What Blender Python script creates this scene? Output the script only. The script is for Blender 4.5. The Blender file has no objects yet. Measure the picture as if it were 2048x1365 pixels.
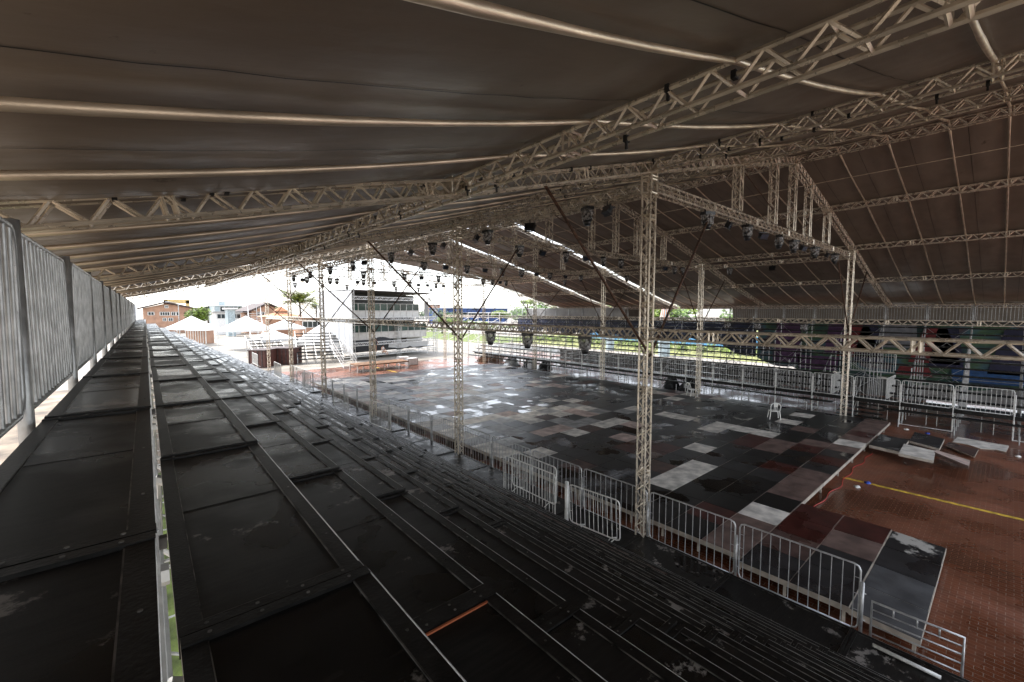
import bpy, math, random
from mathutils import Vector, Matrix
random.seed(7)
R = math.radians
sc = bpy.context.scene
COL = sc.collection
# ---------------------------------------------------------------- camera, sky, sun, exposure
H = 5.86                                    # camera height above the paving
F_PX, YAW, PITCH = 862.3, R(40.83), R(3.916)
cd = bpy.data.cameras.new('camera'); cam = bpy.data.objects.new('camera', cd); COL.objects.link(cam)
cam.location = (0, 0, H); cam.rotation_euler = (math.pi/2 - PITCH, 0, -YAW)
cd.sensor_width = 36; cd.lens = F_PX/2048*36; cd.clip_start = 0.05; cd.clip_end = 3000
sc.camera = cam
SUN_EL, SUN_AZ = R(62), R(-30)              # azimuth from +Y towards +X (sun stands beyond the far left)
w = bpy.data.worlds.new('World'); sc.world = w; w.use_nodes = True
nt = w.node_tree; sky = nt.nodes.new('ShaderNodeTexSky'); sky.sky_type = 'NISHITA'; sky.sun_disc = False
sky.sun_elevation = SUN_EL; sky.sun_rotation = SUN_AZ; sky.air_density = 1.0; sky.dust_density = 1.5; sky.ozone_density = 1.0
hs = nt.nodes.new('ShaderNodeHueSaturation'); hs.inputs['Saturation'].default_value = .35; nt.links.new(sky.outputs[0], hs.inputs['Color']); nt.links.new(hs.outputs[0], nt.nodes['Background'].inputs[0]); nt.nodes['Background'].inputs[1].default_value = .15
sd = bpy.data.lights.new('sun', 'SUN'); sun = bpy.data.objects.new('sun', sd); COL.objects.link(sun)
sd.energy = 1.2; sd.angle = R(10); sd.color = (1, .94, .85)
sdir = Vector((math.sin(SUN_AZ)*math.cos(SUN_EL), math.cos(SUN_AZ)*math.cos(SUN_EL), math.sin(SUN_EL)))
sun.rotation_euler = sdir.to_track_quat('Z', 'Y').to_euler()
sc.view_settings.view_transform = 'Standard'; sc.view_settings.look = 'None'
sc.view_settings.exposure = 2.25; sc.view_settings.gamma = 1; sc.cycles.adaptive_threshold = .005; sc.cycles.max_bounces = 8; sc.cycles.diffuse_bounces = 4; sc.cycles.glossy_bounces = 4; sc.cycles.sample_clamp_indirect = 6; sc.view_settings.use_curve_mapping = False

def px(u, v, ax, val):                      # a photograph pixel met with the plane ax = val
    a = (u-1024)/F_PX; b = -(v-682.5)/F_PX
    fw = math.cos(PITCH)+b*math.sin(PITCH); z = b*math.cos(PITCH)-math.sin(PITCH)
    d = Vector((a*math.cos(YAW)+fw*math.sin(YAW), -a*math.sin(YAW)+fw*math.cos(YAW), z))
    i = 'XYZ'.index(ax); t = (val-(H if i == 2 else 0))/d[i]
    return Vector((d.x*t, d.y*t, d.z*t+H))

# ---------------------------------------------------------------- materials
def mat(name, col, rough=.5, metal=0, var=.15, scale=3, bump=0, bscale=40, rvar=0, rscale=2, spec=.5, stretch=None, second=None, dirt=None, rth=(.42, .58)):
    m = bpy.data.materials.new(name); m.use_nodes = True; t = m.node_tree; N = t.nodes; L = t.links
    b = N['Principled BSDF']; b.inputs['Metallic'].default_value = metal; b.inputs['Roughness'].default_value = rough
    b.inputs['Specular IOR Level'].default_value = spec
    tc = N.new('ShaderNodeTexCoord'); src = tc.outputs['Object']
    if stretch:
        mp = N.new('ShaderNodeMapping'); mp.inputs['Scale'].default_value = stretch; L.new(src, mp.inputs[0]); src = mp.outputs[0]
    n = N.new('ShaderNodeTexNoise'); n.inputs['Scale'].default_value = scale; n.inputs['Detail'].default_value = 6; L.new(src, n.inputs['Vector'])
    mx = N.new('ShaderNodeMix'); mx.data_type = 'RGBA'
    c2 = second or [max(0, c*(1-var*2)) for c in col]
    c1 = col if second else [min(1, c*(1+var)) for c in col]
    mx.inputs[6].default_value = (*c2, 1); mx.inputs[7].default_value = (*c1, 1)
    rmp = N.new('ShaderNodeMapRange'); rmp.inputs[1].default_value = .35; rmp.inputs[2].default_value = .65
    L.new(n.outputs[0], rmp.inputs[0]); L.new(rmp.outputs[0], mx.inputs[0]); out = mx.outputs[2]
    if dirt:                                # (colour, scale, threshold): blotches with a shape of their own
        dn = N.new('ShaderNodeTexNoise'); dn.inputs['Scale'].default_value = dirt[1]; dn.inputs['Detail'].default_value = 9; dn.inputs['Roughness'].default_value = .7
        L.new(tc.outputs['Object'], dn.inputs['Vector'])
        dr = N.new('ShaderNodeMapRange'); dr.inputs[1].default_value = dirt[2]; dr.inputs[2].default_value = dirt[2]+.04; L.new(dn.outputs[0], dr.inputs[0])
        dm = N.new('ShaderNodeMix'); dm.data_type = 'RGBA'; dm.inputs[7].default_value = (*dirt[0], 1)
        L.new(dr.outputs[0], dm.inputs[0]); L.new(out, dm.inputs[6]); out = dm.outputs[2]
    L.new(out, b.inputs['Base Color'])
    if rvar:
        rn = N.new('ShaderNodeTexNoise'); rn.inputs['Scale'].default_value = rscale; rn.inputs['Detail'].default_value = 4; L.new(tc.outputs['Object'], rn.inputs['Vector'])
        rr = N.new('ShaderNodeMapRange'); rr.inputs[1].default_value = rth[0]; rr.inputs[2].default_value = rth[1]
        rr.inputs[3].default_value = max(.02, rough-rvar); rr.inputs[4].default_value = rough
        L.new(rn.outputs[0], rr.inputs[0]); L.new(rr.outputs[0], b.inputs['Roughness'])
    if bump:
        bn = N.new('ShaderNodeTexNoise'); bn.inputs['Scale'].default_value = bscale; bn.inputs['Detail'].default_value = 5; L.new(src, bn.inputs['Vector'])
        bp = N.new('ShaderNodeBump'); bp.inputs['Strength'].default_value = bump; bp.inputs['Distance'].default_value = .02
        L.new(bn.outputs[0], bp.inputs['Height']); L.new(bp.outputs[0], b.inputs['Normal'])
    return m

M = {}
M['truss'] = mat('truss_aluminium', (.72, .64, .53), .38, .55, .12, 3, .1, 60, .14, 6)
M['pipe'] = mat('roof_pipe_aluminium', (.74, .62, .49), .36, .65, .12, 3, .1, 60, stretch=(.4, 4, 4))
M['galv'] = mat('galvanised_steel', (.46, .46, .46), .42, .6, .15, 8, .1, 50)
M['paleg'] = mat('pale_steel', (.66, .65, .62), .5, .3, .1, 8)
M['white'] = mat('white_paint', (.75, .74, .72), .5, 0, .06, 4)
M['rust'] = mat('rusty_steel', (.10, .05, .03), .7, .2, .4, 20)
M['black'] = mat('black_plastic', (.012, .012, .014), .35, 0, .3, 10)
M['strap'] = mat('black_strap', (.01, .01, .01), .8)
M['canvas'] = mat('roof_membrane', (.20, .162, .130), .5, 0, .12, 1.3, .22, 6, .1, 1.2, .35, stretch=(.5, 1.6, 1), second=(.155, .124, .10), dirt=((.085, .06, .042), 1.6, .655))
M['canvas2'] = mat('tower_dark_sheet', (.06, .055, .05), .6)
M['tread'] = mat('wet_black_plywood', (.011, .0097, .0087), .46, 0, .4, 4, .08, 60, .2, 1.6, .22, stretch=(1.2, 14, 1), dirt=((.17, .155, .14), 2.6, .605), second=(.0035, .0032, .003))
M['treadb'] = mat('wet_black_plywood_worn', (.014, .0127, .0115), .44, 0, .4, 4, .08, 60, .24, 1.3, .28, stretch=(1.2, 12, 1), second=(.006, .0054, .005), dirt=((.22, .20, .18), 3.4, .565))
M['tframe'] = mat('black_painted_angle', (.009, .008, .0073), .42, 0, .4, 14, .12, 80, spec=.25, dirt=((.22, .13, .08), 7, .70))
M['brown_plank'] = mat('wet_red_brown_plywood', (.06, .024, .018), .35, 0, .3, 4, .2, 40, .2, 1.5, stretch=(1, .3, 1))
M['wornedge'] = mat('worn_metal_edge', (.16, .15, .14), .4, .6, .5, 9)
M['orange'] = mat('rusty_orange_edge', (.3, .08, .03), .6)
# raised dance-floor panels
def fl(n, c, r=.4, rv=.34, d=None, v=.2): return mat(n, c, r, 0, v, 2.5, .06, 30, rv, .75, .32, dirt=d, rth=(.405, .45))
FLOOR = [fl('floor_black', (.009, .009, .0095), .36, .32), fl('floor_charcoal', (.026, .025, .026), .42, .34), fl('floor_maroon', (.06, .017, .014)),
         fl('floor_taupe', (.15, .10, .085), .5, .15), fl('floor_grey', (.31, .305, .295), .5, .1), fl('floor_pale', (.68, .64, .58), .6, .06),
         fl('floor_black_chipped', (.018, .018, .019), d=((.42, .4, .36), .9, .57)), fl('floor_pinkish', (.52, .40, .35), .6, .06), fl('floor_brown', (.085, .05, .042), .5, .3)]
SLATE = fl('floor_slate', (.075, .075, .078), .5, .1)
M['apron'] = mat('floor_apron_beige', (.42, .37, .31), .6, 0, .15, 4)
M['yellow'] = mat('yellow_line_paint', (.75, .5, .06), .5, 0, .25, 6)
M['red'] = mat('red_hose', (.5, .03, .02), .4)
M['plastic'] = mat('white_plastic', (.78, .76, .72), .35, 0, .04)
M['bag'] = mat('blue_bag', (.03, .09, .5), .5)
M['wrap'] = mat('clear_plastic_wrap', (.34, .33, .33), .25, 0, .5, 14, 1.0, 25, .15, 8)
M['wrap'].node_tree.nodes['Principled BSDF'].inputs['Alpha'].default_value = .62
M['lens'] = mat('lens_glass', (.03, .04, .06), .08)
M['navy'] = mat('navy_tarp', (.014, .022, .06), .5, 0, .3, 1.2, .3, 3)
M['greytarp'] = mat('grey_tarp', (.30, .29, .28), .6, 0, .15, 1, .3, 4)
M['tent'] = mat('white_tent_fabric', (.66, .66, .65), .6, 0, .03, 1)
M['leaf'] = mat('leaf_green', (.09, .17, .025), .6, 0, .5, 1.1)
M['leaf2'] = mat('leaf_yellow_green', (.13, .19, .02), .6, 0, .5, 1.1)
M['leafd'] = mat('leaf_dark', (.035, .075, .02), .6, 0, .5, 1.1)
M['palm'] = mat('palm_frond', (.16, .2, .03), .55, 0, .5, 1.5)
M['trunk'] = mat('bark', (.10, .075, .055), .8, 0, .3, 5)
M['terra'] = mat('terracotta_wall', (.40, .23, .15), .7, 0, .12, .8)
M['roofd'] = mat('dark_roof_tile', (.07, .045, .04), .7, 0, .3, 3)
M['rooft'] = mat('orange_roof_tile', (.5, .22, .11), .7, 0, .2, 3, .3, 8)
M['bluish'] = mat('pale_blue_cladding', (.35, .42, .44), .5)
M['glassd'] = mat('dark_window', (.02, .025, .028), .1)
M['glassg'] = mat('green_window_glass', (.02, .045, .035), .12, 0, .4, .8)
M['cabin'] = mat('cabin_panel', (.6, .58, .54), .45, 0, .05)
M['yarch'] = mat('yellow_arch', (.7, .5, .2), .6)
M['bluew'] = mat('blue_sheet', (.02, .06, .2), .5, 0, .4, .5)
M['bluel'] = mat('light_blue_sheet', (.10, .28, .5), .5, 0, .2, .3)
M['dred'] = mat('dark_red_slats', (.09, .03, .022), .6)
M['wood'] = mat('brown_boards', (.22, .11, .05), .6, 0, .3, 3, stretch=(1, 1, 6))
M['skin'] = mat('skin', (.36, .19, .12), .5)
M['cloth_w'] = mat('white_cloth', (.7, .68, .66), .8)
M['cloth_b'] = mat('black_cloth', (.015, .015, .017), .8)
M['tarpb'] = mat('black_tarp', (.012, .012, .013), .6, 0, .3, 3, .8, 6)
M['silver'] = mat('silver_tarp', (.42, .43, .43), .3, .4, .2, 4, .9, 6)
M['dkgrey'] = mat('dark_grey_boards', (.09, .088, .085), .6, 0, .3, 2)
M['hedge'] = M['leaf']
def brick_mat():
    m = bpy.data.materials.new('wet_brick_paving'); m.use_nodes = True; t = m.node_tree; N = t.nodes; L = t.links; b = N['Principled BSDF']
    tc = N.new('ShaderNodeTexCoord'); mp = N.new('ShaderNodeMapping'); mp.inputs['Rotation'].default_value = (0, 0, R(90)); L.new(tc.outputs['Object'], mp.inputs[0])
    br = N.new('ShaderNodeTexBrick'); br.inputs['Scale'].default_value = 1; br.inputs['Brick Width'].default_value = .22; br.inputs['Row Height'].default_value = .11
    br.inputs['Mortar Size'].default_value = .005; br.inputs['Mortar Smooth'].default_value = .2; br.inputs['Bias'].default_value = 0
    br.inputs['Color1'].default_value = (.19, .06, .028, 1); br.inputs['Color2'].default_value = (.14, .045, .022, 1); br.inputs['Mortar'].default_value = (.25, .16, .11, 1)
    L.new(mp.outputs[0], br.inputs['Vector'])
    n = N.new('ShaderNodeTexNoise'); n.inputs['Scale'].default_value = .45; n.inputs['Detail'].default_value = 5; L.new(tc.outputs['Object'], n.inputs['Vector'])
    r = N.new('ShaderNodeMapRange'); r.inputs[1].default_value = .4; r.inputs[2].default_value = .62; r.inputs[3].default_value = .14; r.inputs[4].default_value = .5; L.new(n.outputs[0], r.inputs[0]); L.new(r.outputs[0], b.inputs['Roughness'])
    mx = N.new('ShaderNodeMix'); mx.data_type = 'RGBA'; mx.blend_type = 'MULTIPLY'; mx.inputs[0].default_value = 1
    r2 = N.new('ShaderNodeMapRange'); r2.inputs[1].default_value = .38; r2.inputs[2].default_value = .62; r2.inputs[3].default_value = .62; r2.inputs[4].default_value = 1.25; L.new(n.outputs[0], r2.inputs[0])
    cb = N.new('ShaderNodeCombineColor'); [L.new(r2.outputs[0], cb.inputs[i]) for i in range(3)]
    L.new(br.outputs[0], mx.inputs[6]); L.new(cb.outputs[0], mx.inputs[7])
    dn = N.new('ShaderNodeTexNoise'); dn.inputs['Scale'].default_value = .9; dn.inputs['Detail'].default_value = 10; dn.inputs['Roughness'].default_value = .75; L.new(tc.outputs['Object'], dn.inputs['Vector'])
    dr = N.new('ShaderNodeMapRange'); dr.inputs[1].default_value = .66; dr.inputs[2].default_value = .70; dr.inputs[4].default_value = .6; L.new(dn.outputs[0], dr.inputs[0])
    dm = N.new('ShaderNodeMix'); dm.data_type = 'RGBA'; dm.inputs[7].default_value = (.42, .27, .2, 1); L.new(dr.outputs[0], dm.inputs[0]); L.new(mx.outputs[2], dm.inputs[6])
    L.new(dm.outputs[2], b.inputs['Base Color'])
    bp = N.new('ShaderNodeBump'); bp.inputs['Strength'].default_value = .35; bp.inputs['Distance'].default_value = .008; bp.invert = True; L.new(br.outputs[1], bp.inputs['Height']); L.new(bp.outputs[0], b.inputs['Normal'])
    return m
M['brick'] = brick_mat()
M['pave'] = mat('pale_concrete', (.27, .24, .20), .7, 0, .2, .4, .1, 5)
M['grass'] = mat('grass', (.13, .17, .035), .9, 0, .4, 1.5, .8, 12)
M['lawn'] = mat('pale_lawn', (.22, .23, .075), .9, 0, .3, 1.5, .6, 12)
M['gshade'] = mat('shaded_ground', (.07, .06, .05), .5, 0, .3, .8, .2, 6, .3, .6)  # ground tone darkened to carry the shadow behind the right grandstand
M['yard'] = mat('brown_dirt_yard', (.22, .17, .12), .8, 0, .3, .8)
def backdrop_mat():
    m = bpy.data.materials.new('painted_backdrop'); m.use_nodes = True; t = m.node_tree; N = t.nodes; L = t.links; b = N['Principled BSDF']; b.inputs['Roughness'].default_value = .6
    tc = N.new('ShaderNodeTexCoord'); mp = N.new('ShaderNodeMapping'); mp.inputs['Scale'].default_value = (.2, .22, .45); L.new(tc.outputs['Object'], mp.inputs[0])
    n = N.new('ShaderNodeTexNoise'); n.inputs['Scale'].default_value = 1.6; n.inputs['Detail'].default_value = 3; L.new(mp.outputs[0], n.inputs['Vector'])
    cr = N.new('ShaderNodeValToRGB'); e = cr.color_ramp.elements
    e[0].position = .3; e[0].color = (.012, .02, .05, 1); e[1].position = .72; e[1].color = (.10, .13, .12, 1)
    for p, c in ((.42, (.02, .06, .05)), (.5, (.05, .10, .04)), (.57, (.04, .10, .13)), (.64, (.07, .04, .05))):
        x = cr.color_ramp.elements.new(p); x.color = (*c, 1)
    L.new(n.outputs[0], cr.inputs[0]); L.new(cr.outputs[0], b.inputs['Base Color'])
    return m
M['backdrop'] = backdrop_mat()
M['bred'] = mat('backdrop_red', (.16, .012, .014), .6); M['bblue'] = mat('backdrop_blue', (.015, .015, .05), .6); M['bsky'] = mat('backdrop_sky_blue', (.015, .07, .2), .6); M['bwhite'] = mat('backdrop_white', (.2, .2, .22), .6)
M['bpurple'] = mat('backdrop_purple', (.08, .03, .09), .6)

# ---------------------------------------------------------------- mesh helpers
class MB:
    def __init__(s): s.v = []; s.f = []; s.m = []
    def tube(s, a, b, r, n=6, m=0, r2=None, caps=True):
        a = Vector(a); b = Vector(b); d = (b-a)
        if d.length < 1e-6: return
        d.normalize(); x = d.orthogonal().normalized(); y = d.cross(x); k = len(s.v); r2 = r if r2 is None else r2
        for i in range(n):
            an = 2*math.pi*(i+.5)/n; o = x*math.cos(an)+y*math.sin(an); s.v.append(a+o*r); s.v.append(b+o*r2)
        for i in range(n):
            j = (i+1) % n; s.f.append((k+2*i, k+2*j, k+2*j+1, k+2*i+1)); s.m.append(m)
        if caps: s.f.append(tuple(k+2*i for i in range(n))[::-1]); s.f.append(tuple(k+2*i+1 for i in range(n))); s.m += [m, m]
    def path(s, pts, r, n=8, m=0):
        pts = [Vector(p) for p in pts]; k = len(s.v); ref = None
        for i, p in enumerate(pts):
            d = (pts[min(i+1, len(pts)-1)]-pts[max(i-1, 0)]).normalized()
            if ref is None: ref = d.orthogonal().normalized()
            x = (ref-d*ref.dot(d)).normalized(); ref = x; y = d.cross(x); rr = r[i] if isinstance(r, (list, tuple)) else r
            for j in range(n): an = 2*math.pi*j/n; s.v.append(p+(x*math.cos(an)+y*math.sin(an))*rr)
        for i in range(len(pts)-1):
            for j in range(n):
                q = (j+1) % n; s.f.append((k+i*n+j, k+i*n+q, k+(i+1)*n+q, k+(i+1)*n+j)); s.m.append(m)
        s.f.append(tuple(k+j for j in range(n))[::-1]); s.f.append(tuple(k+(len(pts)-1)*n+j for j in range(n))); s.m += [m, m]
    def box(s, x0, x1, y0, y1, z0, z1, m=0, mx=None):
        k = len(s.v)
        for z in (z0, z1):
            for y in (y0, y1):
                for x in (x0, x1): p = Vector((x, y, z)); s.v.append(mx @ p if mx else p)
        for f in ((0, 2, 3, 1), (4, 5, 7, 6), (0, 1, 5, 4), (2, 6, 7, 3), (0, 4, 6, 2), (1, 3, 7, 5)): s.f.append(tuple(k+i for i in f)); s.m.append(m)
    def face(s, pts, m=0):
        k = len(s.v); s.v += [Vector(p) for p in pts]; s.f.append(tuple(range(k, k+len(pts)))); s.m.append(m)
    def build(s, name, mats, parent=None, smooth=False):
        me = bpy.data.meshes.new(name); me.from_pydata([tuple(v) for v in s.v], [], s.f)
        for x in (mats if isinstance(mats, (list, tuple)) else [mats]): me.materials.append(x)
        me.polygons.foreach_set('material_index', s.m)
        if smooth: me.polygons.foreach_set('use_smooth', [True]*len(s.f))
        me.update(); o = bpy.data.objects.new(name, me); COL.objects.link(o)
        if parent: o.parent = parent
        return o
def tag(o, label=None, cat=None, group=None, kind=None):
    if label: o['label'] = label
    if cat: o['category'] = cat
    if group: o['group'] = group
    if kind: o['kind'] = kind
    return o
def empty(name, loc=(0, 0, 0), rz=0, label=None, cat=None, group=None):
    o = bpy.data.objects.new(name, None); COL.objects.link(o); o.location = loc; o.rotation_euler = (0, 0, rz); o.empty_display_size = .2
    return tag(o, label, cat, group)
KIDS = {}
def copy_tree(o, label=None, loc=None, rz=None, parent=None):
    c = o.copy(); COL.objects.link(c); c.parent = parent
    if label: c['label'] = label
    if loc is not None: c.location = loc
    if rz is not None: c.rotation_euler = (0, 0, rz)
    for ch in list(KIDS.get(o, [])): copy_tree(ch, parent=c)
    return c
def kid(p, o): KIDS.setdefault(p, []).append(o); return o
ORD = ['first', 'second', 'third', 'fourth', 'fifth', 'sixth', 'seventh', 'eighth', 'ninth', 'tenth', 'eleventh', 'twelfth', 'thirteenth', 'fourteenth', 'fifteenth', 'sixteenth', 'seventeenth', 'eighteenth', 'nineteenth', 'twentieth', 'twenty-first', 'twenty-second', 'twenty-third', 'twenty-fourth', 'twenty-fifth']

def truss(mb, a, b, size=.215, pitch=.20, rc=.0235, rd=.0155, up=(0, 0, 1), joints=3.0, m=0, full=False):
    a = Vector(a); b = Vector(b); d = b-a; Ln = d.length; d = d/Ln
    up = Vector(up); s1 = d.cross(up).normalized(); s2 = s1.cross(d).normalized(); h = size/2
    c = [s1*h+s2*h, -s1*h+s2*h, -s1*h-s2*h, s1*h-s2*h]      # corners
    for q in c: mb.tube(a+q, b+q, rc, 6, m, caps=False)
    n = max(2, int(round(Ln/pitch)))
    for k in range(4):
        p, q = c[k], c[(k+1) % 4]
        if k == 2: p, q = q, p
        if full or k == 1 or k == 3:
            top, bot = (p, q) if k in (1, 0) else (q, p)
            for i in range(n):
                t0 = Ln*i/n; t1 = Ln*(i+1)/n
                if i % 2: mb.tube(a+d*t0+top, a+d*t1+bot, rd, 4, m, caps=False)
                else: mb.tube(a+d*t0+bot, a+d*t1+top, rd, 4, m, caps=False)
        else:
            for i in range(1 if k == 0 else 0, n+1, 4):
                t0 = Ln*i/n
                mb.tube(a+d*t0+p, a+d*t0+q, rd, 4, m, caps=False)
    if joints:
        t = joints
        while t < Ln-.3:
            for off in (-.045, .045):
                for k in range(4): mb.tube(a+d*(t+off)+c[k], a+d*(t+off)+c[(k+1) % 4], rd*1.15, 4, m, caps=False)
            t += joints

# ---------------------------------------------------------------- tent layout
S = 7.898; Y1 = 5.595
FY = [Y1+S*k for k in range(-2, 6)]          # frame lines; FY[2] is the near pair of columns
XL, XR, XC = 9.0, 28.13, 18.56
ZB, ZM = 2.85+H, -.53+H
KN = [(0, 5.55), (4.7, 4.50), (9.56, 3.28), (14.82, 1.86), (21.2, .36)]
def rz_(x):
    t = abs(x-XC)
    for (a, za), (b, zb) in zip(KN, KN[1:]):
        if t <= b or b == 21.2: return za+(zb-za)*(t-a)/(b-a)+H
XE0, XE1 = XC-21.2, XC+21.2
PUR = [XE0, XC-14.82, XC-9.56, XC-4.7, XC, XC+4.7, XC+9.56, XC+14.82, XE1]
YEND = FY[6]; YST = FY[1]-3.4

# ground ------------------------------------------------------------------
g = MB(); g.box(-900, 900, -700, 1800, -1, -.03); tag(g.build('ground', M['pave']), kind='structure')
g = MB()
for i in range(36):
    for j in range(66):
        x0 = 8.4+(44-8.4)*i/36; x1 = 8.4+(44-8.4)*(i+1)/36; y0 = -20+66*j/66; y1 = -19+66*j/66
        g.face([(x0, y0, 0), (x1, y0, 0), (x1, y1, 0), (x0, y1, 0)])
tag(g.build('brick_paving', M['brick']), kind='structure')
g = MB(); g.box(-60, 8.4, -20, 46, -.5, -.006); tag(g.build('yard_left', M['yard']), kind='structure')
g = MB(); g.box(-1.2, 2.2, 4, 20, -.3, 0); tag(g.build('grass_left', M['grass']), kind='structure')
g = MB(); g.box(44, 49, -40, 60, -.5, -.004); tag(g.build('path_dark', M['gshade']), kind='structure')  # strip of ground with its shade put into the colour
g = MB(); g.box(54, 260, -80, 75, -.5, -.006); tag(g.build('grass_right', M['lawn']), kind='structure')
g = MB(); g.box(48, 66, 62, 110, -.5, .0); tag(g.build('grass_verge', M['grass']), kind='structure')
y = MB(); y.box(18.53, 18.68, -20, 3.62, .0, .004); y.box(18.53, 18.68, 36.5, 43.5, .0, .004); tag(y.build('painted_line', M['yellow']), kind='structure')

# ---------------------------------------------------------------- left bleacher (rotated half a degree like the photograph's)
RB = R(.5)
MOD = 2.052; JY = 1.545
bl = empty('grandstand', (0, 0, H), -RB, 'long black timber grandstand stepping down from the camera to the left columns', 'grandstand')
TR = []
for i in range(15):
    x1 = .588*i; z = -.62-.343*i; x0 = x1-.553
    if i == 0: x0 = -.47
    if i == 14: x0, x1, z = 7.55, 8.93, -5.40
    TR.append((x0, x1, z))
def tread_mb(mb, x0, x1, z, y0, y1, tm):
    dz = random.uniform(-.006, .006); t = random.uniform(-.004, .004); dx = random.uniform(-.006, .006)
    rot = Matrix.Translation((dx, 0, z+dz)) @ Matrix.Rotation(t, 4, 'Y')
    w = .062
    mb.box(x0+w, x1-w, y0+.05, y1-.05, -.02, .0, tm, rot)                     # plywood sunk in its frame
    for s in range(1, 2): mb.box(x0+w, x1-w, (y0+y1)/2-.003, (y0+y1)/2+.003, -.001, .0015, 2, rot)
    mb.box(x1-w, x1, y0+.01, y1-.01, -.06, .008, 2, rot); mb.box(x0, x0+w, y0+.01, y1-.01, -.05, .006, 2, rot)
    mb.box(x1-w-.004, x1-w, y0+.06, y1-.06, .001, .0065, 5, rot); mb.box(x0+w, x0+w+.003, y0+.06, y1-.06, .001, .005, 5, rot)
    mb.box(x0+.0, x1-.0, y0+.005, y0+.052, -.055, .012, 2, rot); mb.box(x0, x1, y1-.052, y1-.005, -.055, .012, 2, rot); mb.box(x0+.01, x1-.01, y0+.052, y0+.056, -.002, .0105, 5, rot)
    mb.box(x1+.001, x1+.022, y0-.012, y0+.012, -.045, -.012, 5, rot)
    if y0 < 8:
        for sy in (y0+.028, y1-.028):
            for q in range(4): cx = x0+.07+(x1-x0-.14)*q/3; mb.tube(rot @ Vector((cx, sy, .011)), rot @ Vector((cx, sy, .0145)), .006, 6, 5)
        for q in range(3): cy = y0+.35+.65*q; mb.tube(rot @ Vector((x1-.03, cy, .007)), rot @ Vector((x1-.03, cy, .0105)), .005, 6, 5)
    mb.tube(rot @ Vector((x1, y0+.02, .004)), rot @ Vector((x1, y1-.02, .004)), .006, 4, 3)
cand = []
for i, (x0, x1, z) in enumerate(TR):
    for k in range(-2, 22):
        y0 = JY+MOD*(k-1)
        cand.append((math.hypot(x1, y0+1)+abs(z), i, k, y0))
cand.sort(); near = set((c[1], c[2]) for c in cand if c[3] > -1.2 or c[1] < 8)
cand = [c for c in cand if c[3] > -3.5]
rest = MB(); cnt = 0
for _, i, k, y0 in cand:
    x0, x1, z = TR[i]; tm = 1 if random.random() < .3 else 0
    if i in (11, 12, 13) and random.random() < .35: tm = 4
    if i > 2 and k > 7 and random.random() < .1: tm = 1
    if cnt < 98:
        mb = MB(); tread_mb(mb, x0, x1, z, y0, y0+MOD, tm)
        mb.build('tread', [M['tread'], M['treadb'], M['tframe'], M['galv'], M['brown_plank'], M['wornedge']], bl); cnt += 1
    else: tread_mb(rest, x0, x1, z, y0, y0+MOD, tm)
o = rest.build('treads_far', [M['tread'], M['treadb'], M['tframe'], M['galv'], M['brown_plank'], M['wornedge']], bl); o['kind'] = 'stuff'; o['label'] = 'the farther black treads of the grandstand'
sup = MB(); brk = MB()
for k in range(-2, 22):
    yj = JY+MOD*(k-1)
    sup.tube((-.44, yj, -.75), (.02, yj, -.75), .03, 6); sup.tube((.0, yj, -1.09), (7.3, yj, -1.09-.5833*7.3), .03, 6)
    for q in range(0, 6):
        x = -.3+1.76*q; zt = max(-5.5, -1.15-.5833*max(0, x))
        sup.tube((x, yj, -H), (x, yj, zt), .024, 6)
        sup.tube((x, yj, -H+.3), (x+1.6, yj, -H+.3), .018, 5) if q < 5 else None
    sup.tube((-.3, yj, -2.6), (2.7, yj, -2.6), .018, 5); sup.tube((-.3, yj, -1.5), (1.05, yj, -1.5), .018, 5)
    sup.tube((-.3, yj, -1.2), (1.4, yj, -3.2), .016, 5); sup.tube((-.3, yj, -3.4), (3.2, yj, -5.6), .016, 5)
    pass
for x, z in ((.0, -1.9), (.0, -1.35), (.02, -3.0), (.0, -4.2), (1.5, -3.2), (1.5, -5)):
    sup.tube((x, -4, z), (x, 44, z), .02, 6)
for k in range(-2, 22):
    yj = JY+MOD*(k-1); sup.tube((.02, yj, -1.1), (.02, yj+MOD, -2.6), .014, 5); sup.tube((.02, yj, -4.4), (.02, yj+MOD, -2.9), .014, 5)
sup.build('support_frame', M['paleg'], bl)
e = MB(); e.tube((.66, JY-.07, -.965), (1.15, JY-.07, -1.30), .001, 4); e = MB(); e.box(.62, 1.15, JY-.072, JY-.062, -1.306, -1.292); e.build('rusted_edge', M['orange'], bl)

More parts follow.
